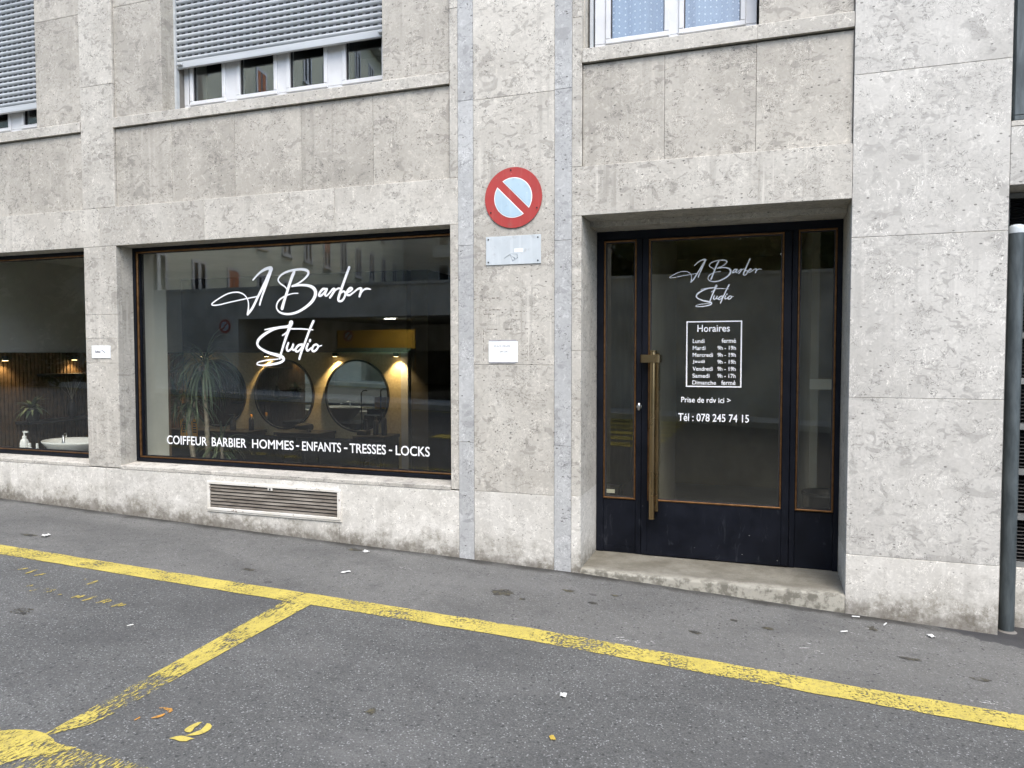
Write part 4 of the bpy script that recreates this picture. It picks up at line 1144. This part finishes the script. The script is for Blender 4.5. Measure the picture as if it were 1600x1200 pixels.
m = MB(); m.lathe([(0.15, 0), (0.16, 0.02), (0.165, 0.50), (0.172, 0.51), (0.172, 0.53), (0.15, 0.53), (0.145, 0.45)], (0.43, 0.79, 0.06), 30); m.build('planter_body', M['black'], t)
m = MB(); m.cyl((0.43, 0.79, 0.48), 0.144, 0.01, 'z', 24); m.build('soil', M['bark'], t)
m = MB(); m.box(0.325, 0.60, 1.2, 1.203, 1.32, 1.40); tag(m.build('wall_notice', M['paper']), 'pale strip notice hanging inside the right side light', 'notice')
t = empty('storage_box', (-1.2, 0.72, 0.06), 'small dark box with a white label low behind the left side light', 'box')
m = MB(); m.box(-1.26, -1.07, 0.64, 0.80, 0.06, 0.56, 0.004); m.build('box_body', M['black'], t)
m = MB(); m.box(-1.25, -1.10, 0.636, 0.639, 0.515, 0.545); m.build('label', M['paper'], t)

# ------------------------------------------------------------------ signs on the wall
def no_parking(cx, cz, y, r, lab):
    t = empty('no_parking_sign', (cx, y, cz), lab, 'sign', 'no parking signs')
    n = 64
    disc = lambda rr, a0=0, a1=2 * math.pi, k=n: [(cx + rr * math.cos(a0 + (a1 - a0) * i / k), cz + rr * math.sin(a0 + (a1 - a0) * i / k)) for i in range(k)]
    m = MB(); m.prism(disc(r), y - 0.010, y - 0.004, 'y'); m.build('red_disc', M['sign_red'], t)
    ri, hb = r * 0.665, r * 0.125
    for inset, yy, nm, mt in ((0.0, y - 0.0115, 'white_outline', M['sign_white']), (r * 0.028, y - 0.0128, 'blue_field', M['sign_blue'])):
        m = MB()
        rr, h = ri - inset, hb + inset
        a = math.asin(h / rr)
        base = math.radians(-45 - 0.0)
        for sgn in (0, math.pi):
            pts = []
            for i in range(33):
                ang = a + (math.pi - 2 * a) * i / 32 + sgn + base
                pts.append((cx + rr * math.cos(ang), cz + rr * math.sin(ang)))
            m.prism(pts, yy, yy + 0.0012, 'y')
        m.build(nm, mt, t)
    for ang in (95, 210, 335):
        m = MB(); m.cyl((cx + 0.91 * r * math.cos(math.radians(ang)), y - 0.0135, cz + 0.91 * r * math.sin(math.radians(ang))), 0.0055, 0.004, 'y', 12); m.build('screw', M['black'], t)
    return t
no_parking(-1.712, 2.708, 0.0, 0.214, 'faded red and pale blue no parking disc on the central pier')
t = empty('blank_plate', (-1.713, 0, 2.338), 'blank weathered pale plate screwed below the no parking disc', 'plate')
m = MB(); m.box(-1.921, -1.507, -0.007, -0.002, 2.237, 2.440, 0.0015); m.build('plate', M['plate_grey'], t)
for x, z in ((-1.902, 2.42), (-1.529, 2.42), (-1.902, 2.258), (-1.529, 2.258)):
    m = MB(); m.cyl((x, -0.0095, z), 0.0055, 0.003, 'y', 12); m.build('screw', M['black'], t)
m = MB(); m.box(-1.705, -1.638, -0.0078, -0.0072, 2.322, 2.348); m.build('white_patch', M['paper'], t)
m = MB()
for pts in ([(-1.78, 2.285), (-1.735, 2.312), (-1.70, 2.28), (-1.715, 2.262), (-1.735, 2.31)], [(-1.735, 2.314), (-1.685, 2.312), (-1.68, 2.285), (-1.712, 2.264)]):
    m.tube([(x, -0.0073, z) for x, z in pts], 0.0028, 4)
m.build('scratches', M['mark_grey'], t)
t = empty('parking_notice', (-1.791, 0, 1.61), 'white paper notice in a plastic sleeve low on the central pier', 'notice')
m = MB(); m.box(-1.902, -1.681, -0.004, -0.001, 1.540, 1.690, 0.0005); m.build('paper', M['paper'], t)
m = MB(); m.box(-1.900, -1.690, -0.0045, -0.001, 1.691, 1.700); m.box(-1.898, -1.700, -0.0042, -0.001, 1.531, 1.5385); m.build('sleeve_edge', M['tape'], t)
m = MB()
for body, a, b, c, d in (('PLACE PRIVÉE', -1.858, -1.738, 1.648, 1.664), ('SIM-OKI', -1.818, -1.756, 1.608, 1.622)):
    q = text_mesh(body, a, b, c, d, -0.0044); m.add(q.v, q.f)
m.build('lettering', M['ink'], t, fix=False)
t = empty('small_notice', (-5.585, 0, 1.62), 'small white card with a grey sketch on the left pier', 'notice')
m = MB(); m.box(-5.692, -5.478, -0.006, -0.001, 1.565, 1.675, 0.001); m.build('card', M['paper'], t)
m = MB()
m.box(-5.650, -5.590, -0.0066, -0.0062, 1.613, 1.624); m.box(-5.648, -5.642, -0.0066, -0.0062, 1.624, 1.634); m.box(-5.625, -5.615, -0.0066, -0.0062, 1.6245, 1.631)
m.tube([(-5.574, -0.0064, 1.636), (-5.56, -0.0064, 1.628), (-5.535, -0.0064, 1.612)], 0.0026, 4)
m.build('sketch', M['ink'], t, fix=True)
# drill marks and ghost outline of a removed plate
m = MB()
for a, b, c, d in ((-1.95, -1.60, 1.775, 1.779), (-1.945, -1.941, 1.55, 1.775), (-1.612, -1.608, 1.55, 1.775), (-1.93, -1.75, 1.915, 1.918), (-1.94, -1.80, 1.885, 1.888), (-1.90, -1.76, 2.0, 2.003), (-1.70, -1.60, 1.90, 1.902)):
    mm = 12
    for k in range(mm):
        if R.random() < 0.35: continue
        if b - a > d - c:
            x = a + (b - a) * k / mm; m.box(x, x + (b - a) / mm * 0.9, -0.0006, 0.001, c + R.uniform(-.003, .001), d + R.uniform(0.0, .003))
        else:
            z = c + (d - c) * k / mm; m.box(a + R.uniform(-.002, .002), b, -0.0006, 0.001, z, z + (d - c) / mm * 0.9)
m.build('ghost_outline', M['mark_dark'], bld)

# post beside the pier
t = empty('metal_post', (1.388, 0.10, -0.08), 'grey zinc post with a pale rounded cap beside the right pier', 'post')
m = MB(); m.lathe([(0.0405, -0.35), (0.0405, 2.40)], (1.388, 0.10, -0.08), 32); m.build('shaft', M['zinc'], t)
m = MB(); m.lathe([(0.0425, 2.385), (0.0428, 2.415), (0.038, 2.43), (0.02, 2.437), (0.001, 2.438)], (1.388, 0.10, -0.08), 32); m.build('cap', M['plate_grey'], t)
m = MB(); m.lathe([(0.062, 0.0), (0.055, 0.012), (0.0415, 0.02), (0.0412, 0.024)], (1.388, 0.10, -0.085), 32); m.build('base_collar', M['mortar'], t)

# ------------------------------------------------------------------ painted markings
H = 0.004
def wavy(mb, x0, x1, y0, y1, h, step=0.06, amp=0.006, seed=0.0):
    n = int((x1 - x0) / step)
    for i in range(n):
        a = x0 + (x1 - x0) * i / n; b = x0 + (x1 - x0) * (i + 1) / n
        e = lambda x, k: amp * mnoise.noise(Vector((x * 6, k, seed)))
        mb.add([(a, y0 + e(a, 1), gz(a) + h), (b, y0 + e(b, 1), gz(b) + h), (b, y1 + e(b, 5), gz(b) + h), (a, y1 + e(a, 5), gz(a) + h)], [(0, 1, 2, 3)])
    return mb
m = wavy(MB(), -22, 12, -1.276, -1.110, H, 0.035, 0.009)
structure(m.build('yellow_line', M['paint_line'], fix='weld'))
def poly_ground(pts, name, mat, h=H):
    mb = MB(); mb.add([(x, y, gz(x) + h) for x, y in pts], [tuple(range(len(pts)))])
    return structure(mb.build(name, mat, fix=False))
mb = MB()
def ladder(mb, L, Rr, h=H):
    for (a, b), (c, d) in zip(zip(L, Rr), zip(L[1:], Rr[1:])):
        mb.add([(*a, gz(a[0]) + h), (*b, gz(b[0]) + h), (*d, gz(d[0]) + h), (*c, gz(c[0]) + h)], [(0, 1, 2, 3)])
n = 30
ladder(mb, [(-2.745 + 0.07 * i / n + 0.005 * mnoise.noise(Vector((i, 0, 0))), -1.279 - 1.66 * i / n) for i in range(n + 1)], [(-2.565 + 0.0 * i / n + 0.005 * mnoise.noise(Vector((i, 4, 0))), -1.279 - 1.50 * i / n) for i in range(n + 1)])
structure(mb.build('bay_line', M['paint_worn'], fix='weld'))
poly_ground([(-2.86, -2.96), (-2.82, -2.93), (-2.74, -2.905), (-2.68, -2.905), (-2.61, -2.925), (-2.585, -2.94), (-2.52, -2.945), (-2.475, -2.935), (-2.49, -2.96), (-2.53, -3.0), (-2.60, -3.06), (-2.66, -3.2), (-2.9, -3.2)], 'bay_corner_mark', M['paint_corner'], 0.0045)
mb = wavy(MB(), -9, -2.08, -3.13, -2.94, 0.0035, 0.08, 0.01, 3.0)
structure(mb.build('bay_front_line', M['paint_worn'], fix='weld'))
def stroke_ground(pts, wids, name, mat, h=H):
    mb = MB(); L = []; Rr = []
    P = [Vector((x, y)) for x, y in pts]
    for i, p in enumerate(P):
        d = (P[min(i + 1, len(P) - 1)] - P[max(i - 1, 0)]).normalized(); w = wids[i] if isinstance(wids, list) else wids
        L.append((p.x - d.y * w / 2, p.y + d.x * w / 2)); Rr.append((p.x + d.y * w / 2, p.y - d.x * w / 2))
    ladder(mb, L, Rr, h)
    return mb
#   9 : open loop and a tail, 2 : two orange scraps
def blob_fill(pts, name, mat, h=H):
    return poly_ground(pts, name, mat, h)
mb = MB()
for pts in ([(-2.175, -2.61), (-2.189, -2.618), (-2.196, -2.637), (-2.199, -2.661), (-2.197, -2.682), (-2.19, -2.691), (-2.175, -2.696), (-2.16, -2.692), (-2.161, -2.679), (-2.172, -2.655), (-2.17, -2.64)],
            [(-2.149, -2.611), (-2.134, -2.61), (-2.114, -2.622), (-2.103, -2.645), (-2.105, -2.67), (-2.114, -2.693), (-2.131, -2.706), (-2.16, -2.72), (-2.152, -2.704), (-2.144, -2.683), (-2.135, -2.664), (-2.139, -2.641)],
            [(-2.203, -2.758), (-2.19, -2.736), (-2.174, -2.725), (-2.155, -2.722), (-2.109, -2.724), (-2.121, -2.734), (-2.124, -2.75), (-2.149, -2.76), (-2.176, -2.756)]):
    mb.add([(x, y, gz(x) + H) for x, y in pts], [tuple(range(len(pts)))])
structure(mb.build('painted_digit', M['paint_digit'], fix=False))
mb = stroke_ground([(-2.425, -2.582), (-2.40, -2.577), (-2.375, -2.577), (-2.362, -2.588), (-2.358, -2.60)], [0.006, 0.014, 0.022, 0.022, 0.008], '', None)
q = stroke_ground([(-2.366, -2.612), (-2.367, -2.63), (-2.376, -2.645), (-2.389, -2.662)], [0.006, 0.018, 0.020, 0.005], '', None); mb.add(q.v, q.f)
q = stroke_ground([(-2.44, -2.67), (-2.435, -2.685), (-2.44, -2.70)], [0.004, 0.014, 0.004], '', None); mb.add(q.v, q.f)
structure(mb.build('painted_digit', M['paint_orange'], fix=False))
mb = MB()
for (a, b), (c, d) in [((-4.713, -1.479), (-4.684, -1.426)), ((-4.593, -1.516), (-4.603, -1.427)), ((-4.506, -1.522), (-4.479, -1.462)), ((-4.163, -1.463), (-4.155, -1.43)), ((-4.057, -1.522), (-4.058, -1.437)),
                       ((-4.261, -1.748), (-4.26, -1.685)), ((-4.20, -1.70), (-4.21, -1.66)), ((-4.157, -1.738), (-4.15, -1.655)), ((-3.931, -1.735), (-3.924, -1.68)), ((-3.90, -1.72), (-3.90, -1.67)), ((-3.83, -1.749), (-3.822, -1.653)), ((-3.725, -1.745), (-3.718, -1.659)), ((-3.69, -1.73), (-3.69, -1.67)),
                       ((-3.599, -1.755), (-3.587, -1.685)), ((-3.57, -1.73), (-3.555, -1.69)), ((-4.357, -1.691), (-4.342, -1.656)), ((-4.051, -1.735), (-4.037, -1.712))]:
    q = stroke_ground([(a, b), ((a + c) / 2 + 0.004, (b + d) / 2), (c, d)], [0.012, 0.026, 0.014], '', None); mb.add(q.v, q.f)
structure(mb.build('faded_lettering', M['paint_faint'], fix=False))
# white scuffs
mb = MB()
for cx, cy, sx, sy, n in ((-0.68, -1.03, 0.12, 0.035, 12), (1.0, -1.045, 0.06, 0.05, 12), (-2.40, -0.37, 0.16, 0.05, 12), (0.35, -0.55, 0.2, 0.2, 5), (0.8, -0.3, 0.3, 0.15, 6)):
    for k in range(n):
        x = cx + R.uniform(-sx, sx); y = cy + R.uniform(-sy, sy); a = R.uniform(-0.7, 0.7); L = R.uniform(0.01, 0.045)
        q = stroke_ground([(x - L * math.cos(a), y - L * math.sin(a)), (x, y + R.uniform(-.008, .008)), (x + L * math.cos(a), y + L * math.sin(a))], [0.003, R.uniform(0.006, 0.014), 0.002], '', None, 0.0035)
        mb.add(q.v, q.f)
structure(mb.build('white_scuff_marks', M['paint_white'], fix=False))
# dark stains
def blot(cx, cy, rx, ry, seed, h=0.003):
    pts = []
    for i in range(22):
        a = 2 * math.pi * i / 22; r = 1 + 0.75 * mnoise.noise(Vector((math.cos(a) * 1.9, math.sin(a) * 1.9, seed))) + 0.3 * mnoise.noise(Vector((math.cos(a) * 5, math.sin(a) * 5, seed)))
        pts.append((cx + rx * r * math.cos(a), cy + ry * r * math.sin(a)))
    return pts
mb = MB()
M['stain'] = roadpaint('dark_oil_stain', (0.046, 0.045, 0.043), 0.575)
for i, (cx, cy, rx, ry) in enumerate([(-1.575, -0.60, 0.075, 0.055), (-1.585, -2.266, 0.025, 0.030), (-3.343, -0.854, 0.045, 0.022), (-2.95, -0.13, 0.06, 0.03), (-5.45, -0.83, 0.07, 0.02), (-4.0, -2.0, 0.07, 0.035), (-1.43, -0.67, 0.02, 0.016), (-0.36, -0.75, 0.035, 0.02), (-0.16, -0.45, 0.02, 0.018), (0.03, -0.50, 0.03, 0.02), (0.75, -0.62, 0.06, 0.02), (1.05, -0.75, 0.05, 0.02), (0.62, -0.22, 0.025, 0.05), (-1.2, -0.40, 0.04, 0.02), (-1.0, -0.55, 0.03, 0.02), (-0.9, -0.35, 0.025, 0.015)]):
    p = blot(cx, cy, rx, ry, i * 3.7)
    mb.add([(x, y, gz(x) + 0.0025) for x, y in p], [tuple(range(len(p)))])
structure(mb.build('dark_stains', M['stain'], fix=False))
# litter
def scrap(x, y, w, d, h, seed, name, lab, cat, mat, group='scraps of litter on the asphalt'):
    r = random.Random(seed); bm = bmesh.new()
    n = 5
    g = [[None] * n for _ in range(n)]
    for i in range(n):
        for j in range(n):
            u, v = i / (n - 1) - .5, j / (n - 1) - .5
            k = 1 - 0.5 * (abs(u) + abs(v)) * r.uniform(0.6, 1.2)
            g[i][j] = bm.verts.new((u * w * (0.8 + 0.4 * k), v * d * (0.8 + 0.4 * k), 0.003 + max(0, h * k * r.uniform(0.2, 1.2))))
    for i in range(n - 1):
        for j in range(n - 1):
            bm.faces.new((g[i][j], g[i + 1][j], g[i + 1][j + 1], g[i][j + 1]))
    ret = bmesh.ops.extrude_face_region(bm, geom=bm.faces[:])
    for v in [e for e in ret['geom'] if isinstance(e, bmesh.types.BMVert)]: v.co.z += 0.0015
    bmesh.ops.recalc_face_normals(bm, faces=bm.faces)
    me = bpy.data.meshes.new(name); bm.to_mesh(me); bm.free(); me.materials.append(mat)
    o = bpy.data.objects.new(name, me); COL.objects.link(o)
    o.location = (x, y, gz(x)); o.rotation_euler.z = r.uniform(0, 6)
    return tag(o, lab, cat, group)
scrap(-5.297, -0.808, 0.055, 0.045, 0.022, 1, 'paper_scrap', 'crumpled white paper scrap behind the yellow line at the left', 'litter', M['litter'])
scrap(-2.838, -0.160, 0.045, 0.035, 0.014, 2, 'paper_scrap', 'white paper scrap close to the plinth right of the grille', 'litter', M['litter'])
scrap(-2.711, -0.650, 0.06, 0.028, 0.008, 3, 'paper_scrap', 'flat white scrap midway between the plinth and the yellow line', 'litter', M['litter'])
scrap(-0.857, -1.802, 0.035, 0.028, 0.012, 4, 'paper_scrap', 'small white scrap on the road below the yellow line', 'litter', M['litter'])
scrap(0.93, -0.215, 0.04, 0.03, 0.012, 5, 'paper_scrap', 'white scrap at the foot of the right pier near the dark asphalt', 'litter', M['litter'])
scrap(-3.27, -1.93, 0.03, 0.012, 0.004, 8, 'paper_scrap', 'tiny white fleck right of the faded yellow lettering', 'litter', M['litter'])
scrap(-0.803, -2.173, 0.03, 0.02, 0.006, 6, 'fallen_leaf', 'small yellow fallen leaf at the bottom of the picture', 'leaf', M['leaf_yellow'], None)
for x, y, a, lab in ((0.545, -0.058, 0.1, 'cigarette butt against the plinth at the right end of the doorstep'), (0.45, -0.36, 0.5, 'cigarette butt on the asphalt in front of the right pier'), (0.70, -0.12, 1.1, 'cigarette butt near the stained foot of the right pier')):
    m = MB(); m.cyl((-0.022, 0, 0.0075), 0.0042, 0.044, 'x', 10)
    o = m.build('cigarette_butt', M['litter']); o.location = (x, y, gz(x)); o.rotation_euler.z = a
    tag(o, lab, 'cigarette butt', 'cigarette butts by the doorstep')

# ------------------------------------------------------------------ the far side of the street (seen in the glass)
WY = -12.0
def wbox(mb, *a, **k): return mb.box(*a, **k)
t = empty('concrete_wall', (-10, WY, 0.3), 'long stained concrete retaining wall with a wide garage opening across the street', 'wall')
m = MB()
m.box(-34, -14.3, WY - 0.5, WY, -0.5, 3.42); m.box(-14.3, -6.6, WY - 0.5, WY, 2.60, 3.42); m.box(-6.6, 40, WY - 0.5, WY, -3, 3.42)
m.box(-34, 40, WY - 0.55, WY + 0.04, 3.422, 3.50)
m.build('wall_face', M['concrete'], t)
m = MB()
m.box(-14.55, -14.3, WY - 9, WY - 0.502, -0.2, 3.0); m.box(-6.6, -6.35, WY - 9, WY - 0.502, -0.2, 3.0); m.box(-14.55, -6.35, WY - 9, WY - 0.502, 2.75, 3.0); m.box(-14.55, -6.35, WY - 9.2, WY - 9, -0.2, 3.0)
m.build('garage_bay', M['concrete'], t)
m = MB(); m.box(-14.2, -11.2, WY - 5.1, WY - 5.0, 0.9, 2.42)
tag(m.build('garage_panel', M['yellow_wall']), 'ochre painted panel inside the garage across the street', 'panel')
m = MB(); m.box(-11.55, -11.15, WY - 3.6, WY - 3.55, 2.70, 2.735)
tl = tag(m.build('ceiling_light', M['lamp_tube']), 'short lit tube light under the garage ceiling', 'lamp')
gl = bpy.data.lights.new('tube_glow', 'AREA'); gl.energy = 16; gl.shape = 'RECTANGLE'; gl.size = 0.4; gl.size_y = 0.05; gl.color = (1, 0.96, 0.86)
glo = bpy.data.objects.new('tube_glow', gl); COL.objects.link(glo); glo.parent = tl; glo.location = (-11.35, WY - 3.58, 2.69); glo.rotation_euler = (-0.5, 0, 0)
def dumpster(x, lab):
    t = empty('waste_container', (x, WY - 4.3, 0.35), lab, 'waste container', 'green waste containers in the garage')
    m = MB(); m.prism([(x - 0.55, 0.45), (x + 0.55, 0.45), (x + 0.65, 1.55), (x - 0.65, 1.55)], WY - 4.7, WY - 4.0, 'y'); m.build('container_body', M['bin_green'], t)
    m = MB(); m.prism([(WY - 4.72, 1.552), (WY - 4.72, 1.75), (WY - 4.4, 1.80), (WY - 3.98, 1.60), (WY - 3.98, 1.552)], x - 0.68, x + 0.68, 'x'); m.build('lid', M['bin_green'], t)
    for sx in (-0.5, 0.5):
        m = MB(); m.cyl((x + sx, WY - 4.2, 0.38), 0.07, 0.06, 'x', 14); m.build('wheel', M['black'], t)
dumpster(-13.1, 'green waste container to the left before the ochre panel')
dumpster(-11.7, 'green waste container to the right before the ochre panel')
a = no_parking(0, 0, 0, 0.20, 'no parking disc on the concrete wall across the street')
a.location = (-14.75, WY + 0.01, 2.40); a.rotation_euler.z = math.pi
b = copy_tree(a); b['label'] = 'no parking disc on the ochre panel in the garage'; b.location = (-13.75, WY - 4.99, 2.22)
m = MB(); strip(m, -40, 30, -12.2, -10.6, 0.13, 1.0); strip(m, -40, 30, -10.604, -10.6, 0.0, 1.0)
xs_ = [g for g in range(-40, 30)]
for x in xs_:
    m.add([(x, -10.6, gz(x) - 0.1), (x + 1, -10.6, gz(x + 1) - 0.1), (x + 1, -10.6, gz(x + 1) + 0.13), (x, -10.6, gz(x) + 0.13)], [(0, 1, 2, 3)])
structure(m.build('pavement', M['concrete'], fix=False))
m = MB()
for k in range(6):
    y = -5.9 - k * 0.85
    strip(m, -5.4, -1.65, y - 0.5, y, H, 0.5)
structure(m.build('zebra_crossing', M['paint_line'], fix='weld'))
m = MB(); strip(m, -40, -6.5, -10.35, -10.22, H, 0.5)
structure(m.build('kerb_line', M['paint_line'], fix='weld'))

def housewin(name, w, h, parent, blind=False, three=False):
    m = MB(); m.frame(0, w, 0, h, -0.04, 0.05, 0.12)
    m.box(w / 2 - 0.09, w / 2 + 0.09, -0.03, 0.04, 0.07, h - 0.07)
    m.box(-0.08, w + 0.08, -0.12, 0.02, -0.07, -0.002)
    o = m.build(name, M['pvc'], parent, loc=(0, 0, 0))
    g = MB(); g.box(0.06, w - 0.06, 0.0, 0.01, 0.06, h - 0.06)
    p = g.build('window_pane', M['frame_dark'], o, loc=(0, 0, 0))
    return o
ta = empty('opposite_building', (-18.4, WY, 0.6), 'green grey rendered apartment block running back from the street opposite', 'building')
m = MB(); m.box(0, 34, -13, 0, -3, 19.5); m.build('wall', M['stucco'], ta, loc=(0, 0, 0))
m = MB(); m.box(-0.5, 34.5, -13.5, 0.6, 19.502, 19.8); m.build('roof', M['stucco2'], ta, loc=(0, 0, 0))
w0 = housewin('window', 0.95, 1.75, ta)
first = True
for fl in range(6):
    for k in range(13):
        o = w0 if first else copy_tree(w0, ta)
        first = False
        o.location = (2.1 + 2.42 * k, 0.002, 2.6 + 2.85 * fl)
        o.rotation_euler.z = math.pi
        if (k * 7 + fl * 5) % 11 == 3:
            g = MB(); g.box(0.05, 0.9, -0.03, -0.012, 0.8, 1.70); bl = g.build('blind', M['curtain_orange'], o, loc=(0, 0, 0))
dirA = Vector((-0.2, -0.98, 0))
ta.rotation_euler.z = math.atan2(dirA.y, dirA.x)
tb = empty('background_building', (-24, -42, 0.6), 'grey block with wide windows and balcony bands closing the view opposite', 'building')
m = MB(); m.box(-40, 22, -12, 0, -3, 15.5); m.build('wall', M['stucco2'], tb, loc=(0, 0, 0))
for fl in range(5):
    for k in range(5):
        g = MB(); g.box(2 + k * 4.0, 5.0 + k * 4.0, 0.0, 0.45, 1.9 + fl * 2.9, 2.7 + fl * 2.9); g.build('balcony_band', M['plaster'], tb, loc=(0, 0, 0))
        g = MB(); g.frame(2.2 + k * 4, 4.6 + k * 4, 2.702 + fl * 2.9, 4.4 + fl * 2.9, -0.02, 0.06, 0.08)
        for j in (1, 2): g.box(2.2 + k * 4 + j * 0.8 - 0.05, 2.2 + k * 4 + j * 0.8 + 0.05, 0, 0.06, 2.78 + fl * 2.9, 4.32 + fl * 2.9)
        g.box(2.28 + k * 4, 4.52 + k * 4, 0.004, 0.012, 2.78 + fl * 2.9, 4.32 + fl * 2.9, 0, 1)
        g.build('window', [M['pvc'], M['frame_dark']], tb, loc=(0, 0, 0))
def tree(x, y, h, r, seed, lab, low=0.4, group='trees behind the concrete wall'):
    rr = random.Random(seed)
    t = empty('street_tree', (x, y, 0), lab, 'tree', group)
    m = MB(); m.tube([(x, y, -1), (x + .1, y, h * 0.3), (x, y + .1, h * 0.55), (x + 0.1, y, h * 0.85)], [0.2, 0.15, 0.11, 0.03], 10)
    for k in range(7):
        a = rr.uniform(0, 6.28); z = h * rr.uniform(0.35, 0.65)
        m.tube([(x, y, z), (x + r * .4 * math.cos(a), y + r * .4 * math.sin(a), z + h * .1), (x + r * .8 * math.cos(a), y + r * .8 * math.sin(a), z + h * .22)], [0.07, 0.045, 0.015], 7)
    m.build('trunk', M['bark'], t)
    m = MB()
    cl = [(rr.gauss(0, r * 0.45), rr.gauss(0, r * 0.45), h * rr.uniform(low, 0.98), rr.uniform(0.35, 0.8)) for _ in range(70)]
    for cx, cy, cz, cr in cl:
        for _ in range(85):
            d = Vector((rr.gauss(0, 1), rr.gauss(0, 1), rr.gauss(0, 0.8))) * cr * 0.6
            p = Vector((x + cx, y + cy, cz)) + d
            u = Vector((rr.gauss(0, 1), rr.gauss(0, 1), rr.gauss(0, 1))).normalized(); v = u.orthogonal().normalized(); s = rr.uniform(0.12, 0.23)
            m.add([p - u * s, p + v * s * .5, p + u * s, p - v * s * .5], [(0, 1, 2, 3)])
    m.build('crown', M['tree_leaf'], t, fix=False)
for i, (x, y, h, r, lab) in enumerate([(-5.2, -14.6, 8.2, 2.3, 'leafy tree behind the concrete wall right of the garage'), (-2.0, -15.4, 9.0, 2.6, 'tall leafy tree behind the wall facing the door'), (1.6, -14.8, 8.4, 2.5, 'leafy tree behind the wall right of the door axis'), (4.8, -15.6, 9.0, 2.6, 'broad leafy tree behind the wall at the right'), (8.2, -14.9, 8.0, 2.3, 'leafy tree behind the wall at the far right')]):
    tree(x, y, h, r, 40 + i, lab)
for i, (x, h, lab) in enumerate([(-21.0, 5.6, 'added low tree nearest the garage, darkening the left window reflection'), (-24.2, 6.0, 'added low tree second along the far pavement, darkening the left window reflection'), (-27.6, 5.8, 'added low tree third along the far pavement, darkening the left window reflection'), (-31.2, 6.2, 'added low tree farthest along the far pavement, darkening the left window reflection')]):  # added row: hides the bright wall and house from the left window's reflection
    tree(x, -10.9, h, 1.9, 70 + i, lab, 0.08, 'added trees that darken the left window reflection')
